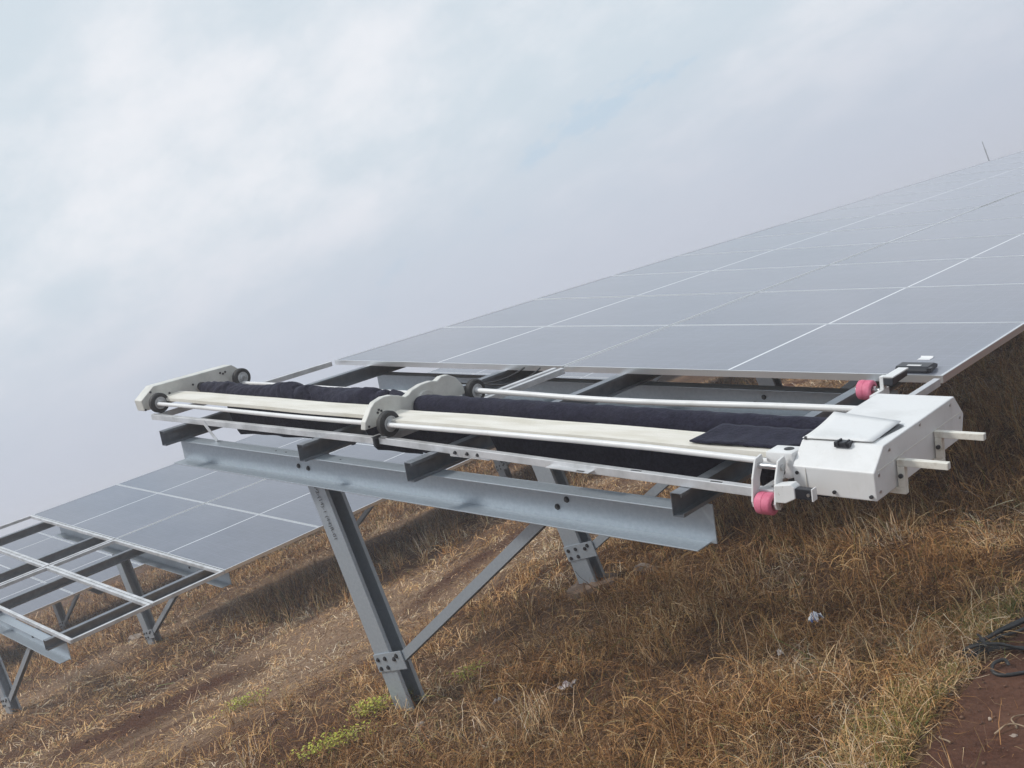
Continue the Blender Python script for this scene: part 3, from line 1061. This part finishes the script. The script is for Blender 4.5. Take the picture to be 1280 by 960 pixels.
# ------------------------------------------------------------------ footing, litter, stones, cable
def lump(name, c, size, mat, seed, sub=2, flat=0.75):
    bm = bmesh.new()
    bmesh.ops.create_icosphere(bm, subdivisions=sub, radius=1)
    r = random.Random(seed)
    ph = [r.uniform(0, 6.28) for _ in range(6)]
    for v in bm.verts:
        k = 1 + 0.22 * math.sin(3 * v.co.x + ph[0]) + 0.18 * math.sin(4 * v.co.y + ph[1]) + 0.14 * math.sin(5 * v.co.z + ph[2] + 3 * v.co.x) + r.uniform(-0.07, 0.07)
        v.co = Vector((v.co.x * size[0], v.co.y * size[1], max(-0.6, v.co.z) * size[2])) * k
    me = bpy.data.meshes.new(name)
    bm.to_mesh(me)
    bm.free()
    me.materials.append(M[mat])
    return link(name, me, None, c)


def footing(x, y, label):
    b = MB()
    seg = 40
    r = random.Random(int(x * 10 + y * 7))
    ring = []
    for k in range(seg):
        t = 2 * math.pi * k / seg
        ring.append((math.cos(t), math.sin(t), 1 + 0.07 * math.sin(3 * t + 1) + 0.05 * math.sin(7 * t)))
    vs, fs = [], []
    for rr, z in ((0.185, -0.1), (0.175, 0.028), (0.155, 0.040), (0.0, 0.044)):
        for cx, cy, k in ring:
            vs.append((cx * rr * k, cy * rr * k, z + (0.006 * math.sin(5 * cx + 3 * cy) if z > 0 else 0)))
    for i in range(3):
        for k in range(seg):
            k2 = (k + 1) % seg
            fs.append((i * seg + k, i * seg + k2, (i + 1) * seg + k2, (i + 1) * seg + k))
    b.add(vs, fs)
    o = b.build('concrete_footing', 'concrete', None, smooth=50, loc=(x, y, gz(x, y)))
    return tag(o, label, 'footing')


footing(1.54, 0.25, 'round muddy concrete footing around the second post of the nearest table')


def crumple(name, c, size, mats, seed, label, cat):
    """crumpled sheet: folded grid"""
    r = random.Random(seed)
    n = 12
    ph = [r.uniform(0, 6.28) for _ in range(8)]
    vs, fs = [], []
    for i in range(n):
        for j in range(n):
            a, b_ = i / (n - 1) * 2 - 1, j / (n - 1) * 2 - 1
            z = 0.5 * abs(math.sin(3.1 * a + ph[0])) + 0.4 * abs(math.sin(3.7 * b_ + ph[1] + 2 * a)) + r.uniform(0, 0.25) - 0.3 * (a * a + b_ * b_)
            vs.append((a * size[0] * (0.75 + 0.25 * math.cos(b_ * 1.7)) + r.uniform(-1, 1) * size[0] * 0.07, b_ * size[1] * (0.8 + 0.2 * math.sin(a * 2 + ph[2])) + r.uniform(-1, 1) * size[1] * 0.07, (z + 0.25) * size[2]))
    b = MB()
    for i in range(n - 1):
        for j in range(n - 1):
            a = i * n + j
            fs.append((a, a + n, a + n + 1, a + 1))
    b.add(vs, fs)
    b.mi = [1 if (len(mats) > 1 and r.random() < 0.5) else 0 for _ in b.f]
    o = b.build(name, mats, None, loc=c)
    o.rotation_euler = (0, 0, r.uniform(0, 6.28))
    return tag(o, label, cat)


M['blue_print'] = simple('blue_printed_foil', (0.06, 0.12, 0.36), (0.22, 0.32, 0.58), 0.4, 0, 30, 0.35, 0.6)
M['grey_print'] = simple('purple_grey_paper', (0.22, 0.17, 0.18), (0.40, 0.34, 0.34), 0.7, 0, 25)
crumple('wrapper', (3.86, -0.80, gz(3.86, -0.80) + 0.06), (0.040, 0.030, 0.040), ['blue_print', 'label'], 5, 'crumpled blue and white wrapper lying in the dry grass', 'wrapper')
crumple('paper_scrap', (2.71, -1.28, gz(2.71, -1.28) + 0.025), (0.048, 0.030, 0.034), ['paper', 'grey_print'], 8, 'crumpled white and grey paper scrap in straw right of the front post', 'paper')
crumple('tissue_scrap', (3.84, -1.09, gz(3.84, -1.09) + 0.05), (0.020, 0.014, 0.018), ['paper'], 12, 'small white paper scrap left of the blue wrapper in the grass', 'paper')
crumple('paper_shred', (2.32, -1.42, gz(2.32, -1.42) + 0.02), (0.03, 0.008, 0.02), ['paper'], 21, 'thin white paper shred on the ground near the front post', 'paper')
for i, (x, y, s_, lb) in enumerate(((1.88, 0.42, 0.07, 'flat brown stone right of the concrete footing'), (1.90, -1.62, 0.022, 'small pale stone in front of the front post'),
                                    (4.98, -1.62, 0.012, 'tiny pale stone on the bare path near the twigs'), (5.05, -1.85, 0.014, 'small pale stone at the bottom right of the path'),
                                    (-6.9, 0.55, 0.08, 'pale stone in the light grass beneath the second table'))):
    o = lump('stone', (x, y, gz(x, y) + s_ * 0.25), (s_ * 1.3, s_, s_ * 0.6), 'stone', 30 + i)
    tag(o, lb, 'stone', 'stones on the ground')

# crumbs of earth and grit strewn over the bare path and the trodden streaks
base_ = bmesh.new()
bmesh.ops.create_icosphere(base_, subdivisions=1, radius=1)
bv = np.array([v.co[:] for v in base_.verts])
bf = np.array([[v.index for v in f.verts] for f in base_.faces])
base_.free()
n = 2600
cx_, cy_ = rng.uniform(4.72, 6.6, n), rng.uniform(-3.6, 2.0, n)
m2 = 1800
sx_, sy_ = rng.uniform(-3.6, 0.6, 9000), rng.uniform(-3.0, 4.0, 9000)
kk = rng.random(9000) < bare_mask(sx_, sy_) * 0.8
cx_, cy_ = np.concatenate([cx_, sx_[kk][:m2]]), np.concatenate([cy_, sy_[kk][:m2]])
n = len(cx_)
sz = rng.gamma(2.0, 0.0022, n).clip(0.0015, 0.016)
pts = bv[None] * (sz[:, None, None] * rng.uniform(0.6, 1.3, (n, len(bv), 1))) * np.array([1, 1, 0.7])
pts = pts + np.stack([cx_, cy_, ground_z(cx_, cy_) + 0.007 + sz * 0.3], 1)[:, None, :]
F = (bf[None] + (np.arange(n) * len(bv))[:, None, None]).reshape(-1, 3)
me = bpy.data.meshes.new('soil_crumbs')
me.vertices.add(n * len(bv))
me.vertices.foreach_set('co', pts.astype(np.float32).ravel())
me.loops.add(F.size)
me.loops.foreach_set('vertex_index', F.astype(np.int32).ravel())
me.polygons.add(len(F))
me.polygons.foreach_set('loop_start', np.arange(0, F.size, 3, dtype=np.int32))
me.update(calc_edges=True)
cm, cn, cl_, cp = new_mat('earth_crumbs')
cg = cn.new('ShaderNodeNewGeometry')
cl_.new(ramp(cn, cl_, cg.outputs['Random Per Island'], [(0.0, (0.06, 0.026, 0.017)), (0.6, (0.15, 0.075, 0.048)), (0.93, (0.20, 0.12, 0.08)), (1.0, (0.42, 0.33, 0.26))]), cp.inputs['Base Color'])
cp.inputs['Roughness'].default_value = 0.95
me.materials.append(cm)
tag(link('soil_crumbs', me), 'small crumbs of red brown earth and grit on bare soil', 'soil', kind='stuff')

# bundle of black cable at the path's edge
cb_ = empty('cable_bundle', (4.75, -1.1, 0))
tag(cb_, 'bundle of black cable lying at the edge of the bare path', 'cable')


def cable(pts, r, seed):
    rr = random.Random(seed)
    P = [Vector(q) for q in pts]
    out = []
    for i in range(len(P) - 1):
        a, b_ = P[max(i - 1, 0)], P[i]
        c, d_ = P[i + 1], P[min(i + 2, len(P) - 1)]
        for k in range(8):
            t = k / 8
            q = 0.5 * ((2 * b_) + (-a + c) * t + (2 * a - 5 * b_ + 4 * c - d_) * t * t + (-a + 3 * b_ - 3 * c + d_) * t ** 3)
            out.append(Vector((q.x - 4.75, q.y + 1.1, q.z + gz(q.x, q.y) + r + 0.004)))
    out.append(Vector((P[-1].x - 4.75, P[-1].y + 1.1, P[-1].z + gz(P[-1].x, P[-1].y) + r)))
    MB().tube(out, r, 8).build('cable', 'cable', cb_, smooth=60)


for k in range(6):
    a = random.Random(60 + k)
    o1 = a.uniform(-0.025, 0.025)
    z = 0.012 + a.uniform(0, 0.018)
    o1 *= 1.3
    cable([(4.90 + o1, -0.72, z), (4.85 + o1, -0.86, z + 0.015), (4.78 + o1 * 1.2, -0.98, z + 0.01), (4.715 + o1, -1.06 + a.uniform(-0.02, 0.02), z), (4.665 + o1 * 0.6, -1.135 + a.uniform(-0.02, 0.02), z * 0.6),
           (4.70 - o1 * 0.5, -1.175, 0.01 + abs(o1)), (4.755 + o1, -1.13, 0.012 + abs(o1)), (4.83 + o1, -1.08, 0.01), (4.95 + o1 * 2, -1.02 + o1, 0.0)], 0.0058, k)
cable([(5.05, -1.10, 0.0), (4.93, -1.22, 0.0), (4.86, -1.285, 0.0), (4.815, -1.285, 0.004), (4.80, -1.235, 0.012), (4.825, -1.205, 0.016), (4.845, -1.225, 0.01)], 0.0065, 77)
for k in range(3):
    v = 0.02 + k * 0.012
    cable([(4.68 + k * 0.02, -1.03 - k * 0.03, 0.02), (4.70 + k * 0.02, -1.08 - k * 0.03, 0.05), (4.735 + k * 0.01, -1.12 - k * 0.02, 0.04), (4.75, -1.15, 0.01)], 0.0045, 90 + k)

# twigs on the path
for i, (x, y, a, L_, lb) in enumerate(((4.93, -1.63, 0.6, 0.10, 'bent pale twig in the middle of the bare path'), (4.98, -1.58, 1.9, 0.085, 'straight pale twig beside the bent one on the path'),
                                       (4.83, -1.72, 2.7, 0.06, 'short twig left of the others on the bare path'), (5.03, -1.42, 0.1, 0.09, 'pale twig on the path below the black cable'))):
    pts = [(x + math.cos(a + 0.35 * math.sin(q * 4)) * L_ * q, y + math.sin(a + 0.35 * math.sin(q * 4)) * L_ * q, gz(x, y) + 0.010 + 0.012 * math.sin(q * 3)) for q in np.linspace(0, 1, 8)]
    o = MB().tube(pts, [0.0032 - 0.0014 * q for q in np.linspace(0, 1, 8)], 6).build('twig', 'twig', None, smooth=60)
    tag(o, lb, 'twig', 'twigs on the bare path')


# ------------------------------------------------------------------ grass
def grass_mat():
    m, n, l, p = new_mat('dry_grass')
    at = n.new('ShaderNodeAttribute')
    at.attribute_name = 'blade'
    l.new(at.outputs['Color'], p.inputs['Base Color'])
    p.inputs['Roughness'].default_value = 0.75
    p.inputs['Specular IOR Level'].default_value = 0.2
    return m


M['grass'] = grass_mat()
STRAW = np.array([[0.68, 0.49, 0.28], [0.60, 0.37, 0.17], [0.47, 0.255, 0.095], [0.25, 0.12, 0.045], [0.07, 0.034, 0.015], [0.20, 0.17, 0.05], [0.10, 0.13, 0.03]])


def blade_mesh(name, X, Y, L, th1, th2, az, wd, colr, z0=None):
    n = len(X)
    z = ground_z(X, Y) if z0 is None else z0
    P0 = np.stack([X, Y, z - 0.004], 1)
    d1 = np.stack([np.cos(az), np.sin(az)], 1)
    az2 = az + rng.normal(0, 0.5, n)
    d2 = np.stack([np.cos(az2), np.sin(az2)], 1)
    s1, s2 = 0.5, 0.5
    P1 = P0 + (L * s1)[:, None] * np.concatenate([d1 * np.sin(th1)[:, None], np.cos(th1)[:, None]], 1)
    P2 = P1 + (L * s2)[:, None] * np.concatenate([d2 * np.sin(th2)[:, None], np.cos(th2)[:, None]], 1)
    for P in (P1, P2):
        P[:, 2] = np.maximum(P[:, 2], ground_z(P[:, 0], P[:, 1]) + 0.006)
    sidev = np.stack([-np.sin(az), np.cos(az), rng.normal(0, 0.35, n)], 1) * (wd / 2)[:, None]
    V = np.stack([P0 - sidev, P0 + sidev, P1 - sidev * 0.8, P1 + sidev * 0.8, P2], 1).reshape(-1, 3)
    b = (np.arange(n) * 5)[:, None]
    T = np.concatenate([b + np.array([0, 1, 3]), b + np.array([0, 3, 2]), b + np.array([2, 3, 4])], 1).reshape(-1, 3)
    me = bpy.data.meshes.new(name)
    me.vertices.add(len(V))
    me.vertices.foreach_set('co', V.astype(np.float32).ravel())
    me.loops.add(T.size)
    me.loops.foreach_set('vertex_index', T.astype(np.int32).ravel())
    me.polygons.add(len(T))
    me.polygons.foreach_set('loop_start', np.arange(0, T.size, 3, dtype=np.int32))
    me.update(calc_edges=True)
    ca_ = me.color_attributes.new('blade', 'FLOAT_COLOR', 'POINT')
    cc = np.ones((n, 5, 4), np.float32)
    cc[:, :, :3] = colr[:, None, :]
    ca_.data.foreach_set('color', cc.ravel())
    me.materials.append(M['grass'])
    return me


def smooth(a, b, x):
    t = np.clip((x - a) / (b - a), 0, 1)
    return t * t * (3 - 2 * t)


def pick(w, x=None):
    """w: n x 7 weights -> colours"""
    c = np.cumsum(w, 1)
    r = rng.random(len(w)) * c[:, -1]
    idx = (r[:, None] > c).sum(1).clip(0, 6)
    xdark = 0 if x is None else smooth(0.2, 2.0, x)  # straw colour turns darker with growing x
    hue = np.ones((len(w), 3))
    if x is not None:
        q = vnoise(x * 1.0 + 17, Y + 3, 0.55) * 0.6 + vnoise(x + 2, Y, 0.16) * 0.4
        grey, dark = smooth(0.52, 0.68, q)[:, None], smooth(0.46, 0.32, q)[:, None]
        hue = (1 - grey) * hue + grey * np.array([0.98, 1.14, 1.50])
        hue = hue * (1 - dark * np.array([0.30, 0.34, 0.38]))
    colr = STRAW[idx] * hue * (1.24 - 0.28 * np.asarray(xdark)[..., None] * np.array([1.0, 1.06, 1.14])) * rng.uniform(0.75, 1.2, (len(w), 1)) * rng.uniform(0.94, 1.06, (len(w), 3))
    return colr


def field(n, x0, x1, y0, y1, dens0, reject=True):
    X, Y = rng.uniform(x0, x1, n), rng.uniform(y0, y1, n)
    d = np.sqrt((X - CAM[0]) ** 2 + (Y - CAM[1]) ** 2 + 2.4)
    keep = rng.random(n) < np.minimum(1, dens0 * (4.2 / d) ** 2)
    # keep what the camera (or one a few steps aside) could see
    fx, fy = X - CAM[0], Y - CAM[1]
    fwd = -0.72 * fx + 0.69 * fy
    side = np.abs(0.69 * fx + 0.72 * fy)
    keep &= (fwd > 0.8) & (side < fwd * 0.85 + 2.0)
    return X[keep], Y[keep], d[keep]


# 1. matted straw lying everywhere
X, Y, D = field(3600000, -19, 5.6, -4.6, 13.0, 0.95)
wob_ = (vnoise(X, Y, 1.3) - 0.5) * 0.9
xb = X + wob_
e = path_edge(Y)
on = smooth(-0.10, 0.12, X - e)
bare = bare_mask(X, Y)
patch = smooth(0.28, 0.62, vnoise(X + 40, Y, 0.33) * 0.65 + vnoise(X + 60, Y, 0.10) * 0.35)
k = rng.random(len(X)) < (0.22 + 0.78 * patch) * (1 - 0.985 * on) * (1 - 0.40 * smooth(1.2, 2.2, X) * (1 - smooth(3.9, 4.3, X))) * (1 - 0.96 * bare)
X, Y, D, xb = X[k], Y[k], D[k], xb[k]
n = len(X)
tone = smooth(0.18, 0.82, vnoise(X, Y, 0.9) * 0.45 + vnoise(X + 70, Y, 0.26) * 0.35 + vnoise(X + 20, Y, 0.09) * 0.20)
green = smooth(4.05, 4.45, xb) * smooth(0.25, 0.5, vnoise(X, Y + 20, 0.5)) * (Y < 0.9)
w = np.stack([0.9 * tone ** 2 + 0.1, 1.4 * tone + 0.2, 1.3 + 0 * tone, 1.7 * (1 - tone) + 0.3, 1.5 * (1 - tone) ** 2 + 0.1, 0.10 + 1.6 * green, 0.02 + 0.6 * green], 1)
light = tan_mask(X, Y)
w[:, 0] += 1.6 * light
w[:, 1] += 1.6 * light
L = (1 - 0.35 * np.minimum(light, 1)) * np.where(rng.random(n) < 0.55, rng.gamma(3.0, 0.016, n), rng.gamma(3.0, 0.036, n)).clip(0.012, 0.30) * (0.8 + 0.04 * D)
az = vnoise(X + 30, Y + 11, 0.30) * 14 + rng.normal(0, 0.9, n)
th1 = rng.normal(1.2, 0.34, n).clip(0.2, 1.6)
th2 = rng.normal(1.55, 0.35, n).clip(0.4, 2.3)
wd = rng.uniform(0.0012, 0.0032, n) * (D / 4.2) ** 0.8
o = link('dry_grass', blade_mesh('dry_grass', X, Y, L, th1, th2, az, wd, pick(w, X)))
tag(o, 'matted dry straw and fallen grass covering the ground', 'grass', kind='stuff')
nb = n

# 2. standing tufts: thicker to the right of the nearest table and in a strip before the second
CX, CY = rng.uniform(-20, 5.0, 44000), rng.uniform(-4.2, 13, 44000)
cwob = CX + (vnoise(CX, CY, 1.3) - 0.5) * 0.9
cl = smooth(0.35, 0.7, vnoise(CX + 13, CY, 0.6))
right = 0.75 * smooth(1.6, 2.8, cwob) * (1 - smooth(4.35, 4.75, cwob)) * (0.35 + 0.65 * cl) * (0.45 + 0.55 * smooth(-1.6, -0.2, CY))
strip = smooth(-5.3, -4.6, cwob) * (1 - smooth(-2.9, -2.2, cwob)) * smooth(0.0, 0.8, CY) * (0.3 + 0.7 * cl)
under = smooth(-20, -18, cwob) * (1 - smooth(-7.8, -6.8, cwob)) * 0.9
mid = smooth(-0.6, 0.6, cwob) * (1 - smooth(1.4, 2.2, cwob)) * 0.16
dens = right + 0.9 * strip + under + mid
dd = np.sqrt((CX - CAM[0]) ** 2 + (CY - CAM[1]) ** 2)
keep = (rng.random(len(CX)) < dens * np.minimum(1, (6.5 / dd) ** 1.2))
fwd = -0.72 * (CX - CAM[0]) + 0.69 * (CY - CAM[1])
side = np.abs(0.69 * (CX - CAM[0]) + 0.72 * (CY - CAM[1]))
keep &= (fwd > 0.8) & (side < fwd * 0.85 + 2)
CX, CY, cwob, dd, strip, right = CX[keep], CY[keep], cwob[keep], dd[keep], strip[keep], right[keep]
per = rng.integers(10, 26, len(CX))
I = np.repeat(np.arange(len(CX)), per)
n = len(I)
sp_ = rng.normal(0, 0.022, (n, 2))
X, Y = CX[I] + sp_[:, 0], CY[I] + sp_[:, 1]
D = dd[I]
hh_ = (0.075 + 0.13 * vnoise(CX, CY, 0.45) + 0.07 * rng.random(len(CX))) * (1 + 0.5 * smooth(-0.3, 2.0, CY) * (CX > 1)) * (1 + 0.75 * strip) * (1 + 0.55 * smooth(3.0, 3.9, CX) * smooth(-0.6, 0.6, CY) * smooth(0.4, 0.7, vnoise(CX, CY + 4, 0.5)))
L = hh_[I] * rng.uniform(0.45, 1.25, n)
az = np.arctan2(sp_[:, 1], sp_[:, 0]) + rng.normal(0, 1.0, n)
th1 = np.abs(rng.normal(0.55, 0.42, n))
th2 = th1 + np.abs(rng.normal(0.8, 0.6, n))
ct = rng.random(len(CX))[I]
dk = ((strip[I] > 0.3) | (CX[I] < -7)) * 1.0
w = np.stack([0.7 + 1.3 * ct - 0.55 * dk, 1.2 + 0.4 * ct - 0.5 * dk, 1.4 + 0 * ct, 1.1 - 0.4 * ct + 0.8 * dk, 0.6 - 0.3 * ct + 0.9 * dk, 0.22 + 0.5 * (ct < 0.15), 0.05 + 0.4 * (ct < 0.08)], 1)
wd = rng.uniform(0.0016, 0.0034, n) * (D / 4.2) ** 0.7
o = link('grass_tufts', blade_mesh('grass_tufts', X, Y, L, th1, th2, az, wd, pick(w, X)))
tag(o, 'standing tufts of dry brown grass beneath and beside the tables', 'grass', kind='stuff')
nb2 = n

# 2b. wiry stems tangled over one another
def tangle_mesh(name, X, Y, L, wd, colr, K=6):
    n = len(X)
    P = np.zeros((n, K, 3))
    P[:, 0] = np.stack([X, Y, ground_z(X, Y) - 0.003], 1)
    az = rng.uniform(0, 2 * np.pi, n)
    th = rng.uniform(0.1, 1.2, n)
    bend = np.abs(rng.normal(0.38, 0.28, n))
    turn = rng.normal(0, 0.45, n)
    for k_ in range(1, K):
        stp = (L / (K - 1))[:, None]
        P[:, k_] = P[:, k_ - 1] + stp * np.stack([np.cos(az) * np.sin(th), np.sin(az) * np.sin(th), np.cos(th)], 1)
        P[:, k_, 2] = np.maximum(P[:, k_, 2], ground_z(P[:, k_, 0], P[:, k_, 1]) + 0.008)
        th = np.minimum(th + bend + rng.normal(0, 0.12, n), 2.6)
        az = az + turn + rng.normal(0, 0.22, n)
    sd = np.stack([-np.sin(az), np.cos(az), rng.normal(0, 0.5, n)], 1) * (wd / 2)[:, None]
    V = np.stack([P - sd[:, None, :], P + sd[:, None, :]], 2).reshape(-1, 3)
    b = (np.arange(n) * 2 * K)[:, None, None] + (np.arange(K - 1) * 2)[None, :, None]
    Q = (b + np.array([0, 1, 3, 2])[None, None, :]).reshape(-1, 4)
    me = bpy.data.meshes.new(name)
    me.vertices.add(len(V))
    me.vertices.foreach_set('co', V.astype(np.float32).ravel())
    me.loops.add(Q.size)
    me.loops.foreach_set('vertex_index', Q.astype(np.int32).ravel())
    me.polygons.add(len(Q))
    me.polygons.foreach_set('loop_start', np.arange(0, Q.size, 4, dtype=np.int32))
    me.update(calc_edges=True)
    at = me.color_attributes.new('blade', 'FLOAT_COLOR', 'POINT')
    cc = np.ones((n, 2 * K, 4), np.float32)
    cc[:, :, :3] = colr[:, None, :]
    at.data.foreach_set('color', cc.ravel())
    me.materials.append(M['grass'])
    return me


X, Y, D = field(900000, -6.0, 4.75, -4.4, 9.0, 0.9)
cl = smooth(0.36, 0.66, vnoise(X + 3, Y + 8, 0.40) * 0.7 + vnoise(X, Y, 0.13) * 0.3)
zone = smooth(0.9, 2.0, X) * (1 - smooth(-0.12, 0.02, X - path_edge(Y))) + 0.30 * smooth(-5.2, -4.2, X) * (1 - smooth(-3.2, -2.4, X)) + 0.10 * smooth(-0.5, 0.5, X)
k = rng.random(len(X)) < zone * (0.12 + 0.88 * cl)
X, Y, D = X[k], Y[k], D[k]
n = len(X)
tone = smooth(0.2, 0.8, vnoise(X + 9, Y, 0.35) * 0.6 + rng.random(n) * 0.4)
w = np.stack([0.9 * tone, 1.2 * tone + 0.2, 1.2 + 0 * tone, 1.3 * (1 - tone) + 0.4, 0.9 * (1 - tone), 0.15 + 0 * tone, 0.04 + 0 * tone], 1)
o = link('tangled_grass', tangle_mesh('tangled_grass', X, Y, rng.gamma(5.0, 0.028, n).clip(0.04, 0.32), rng.uniform(0.0011, 0.0024, n) * (D / 4.2) ** 0.8, pick(w, X)))
tag(o, 'wiry dry stems tangled over each other below the robot', 'grass', kind='stuff')
nb3 = n

# 3. green creeping grass along the path's edge
n = 17000
Y = rng.uniform(-2.8, 0.6, n)
X = path_edge(Y) - 0.03 - np.abs(rng.normal(0, 0.17, n))
k = rng.random(n) < smooth(0.40, 0.66, vnoise(X + 7, Y, 0.30)) * (0.25 + 0.75 * smooth(0.1, -0.9, Y))
X, Y = X[k], Y[k]
n = len(X)
w = np.tile(np.array([[0.35, 0.6, 0.5, 0.3, 0.1, 1.6, 0.8]]), (n, 1))
o = link('green_grass', blade_mesh('green_grass', X, Y, rng.uniform(0.03, 0.11, n), rng.normal(0.9, 0.3, n), rng.normal(1.4, 0.3, n), rng.uniform(0, 6.28, n), rng.uniform(0.0018, 0.0036, n), pick(w)))
tag(o, 'low green grass creeping along the edge of the bare path', 'grass', kind='stuff')


# 4. yellow-green weeds near the front post
def leaf_mat():
    m, n, l, p = new_mat('yellow_green_leaf')
    oi = n.new('ShaderNodeNewGeometry')
    c = ramp(n, l, oi.outputs['Random Per Island'], [(0.0, (0.22, 0.26, 0.02)), (0.5, (0.40, 0.41, 0.035)), (1.0, (0.54, 0.50, 0.07))])
    l.new(c, p.inputs['Base Color'])
    p.inputs['Roughness'].default_value = 0.6
    return m


M['leaf'] = leaf_mat()


def weed(x, y, sx, sy, n, rot, label):
    r = random.Random(int(x * 100) + n)
    b = MB()
    for _ in range(n):
        a, q = r.gauss(0, 0.42), r.gauss(0, 0.42)
        lx, ly = a * sx, q * sy
        wx, wy = x + lx * math.cos(rot) - ly * math.sin(rot), y + lx * math.sin(rot) + ly * math.cos(rot)
        z = gz(wx, wy) + r.uniform(0.02, 0.085)
        t, s_ = r.uniform(0, 6.28), r.uniform(0.009, 0.020)
        dx, dy = math.cos(t), math.sin(t)
        up = r.uniform(-0.2, 0.9)
        p_ = Vector((wx - x, wy - y, z))
        f_ = Vector((dx, dy, up)).normalized() * s_
        sd = Vector((-dy, dx, r.uniform(-0.4, 0.4))).normalized() * s_ * 0.38
        b.add([p_, p_ + f_ * 0.6 - sd, p_ + f_ * 1.3 + Vector((0, 0, -s_ * 0.2)), p_ + f_ * 0.6 + sd], [(0, 1, 2, 3)])
    o = b.build('weed_patch', 'leaf', None, loc=(x, y, 0))
    o['kind'] = 'stuff'
    return tag(o, label, 'weed', 'yellow green weeds')


# leaves of a weed are too small to pick apart
weed(1.52, -1.92, 0.26, 0.10, 620, 1.0, 'yellow green weed patch at the bottom edge left of the front post')
weed(1.36, -1.52, 0.14, 0.09, 460, 0.6, 'yellow green weed clump at the left foot of the front post')
weed(1.47, -1.36, 0.07, 0.05, 160, 0.2, 'few yellow green leaves hugging the base of the front post')
weed(1.75, -1.10, 0.12, 0.07, 210, 0.9, 'thin yellowish weeds just right of the front post')
weed(-0.50, -1.36, 0.17, 0.07, 360, 1.1, 'lone yellow green weed on the trampled straw left of the front post')

# ------------------------------------------------------------------ haze
hz = MB().box((-250, -250, -1.4), (250, 250, 6.2))
m = bpy.data.materials.new('valley_haze')
m.use_nodes = True
n, l = m.node_tree.nodes, m.node_tree.links
n.clear()
pv_ = n.new('ShaderNodeVolumePrincipled')
pv_.inputs['Color'].default_value = (0.93, 0.94, 1.0, 1)
pv_.inputs['Density'].default_value = 0.0062
pv_.inputs['Anisotropy'].default_value = 0.1
out = n.new('ShaderNodeOutputMaterial')
l.new(pv_.outputs[0], out.inputs['Volume'])
M['haze'] = m
tag(hz.build('haze', m), 'pale morning haze over the solar tables', 'haze', kind='stuff')
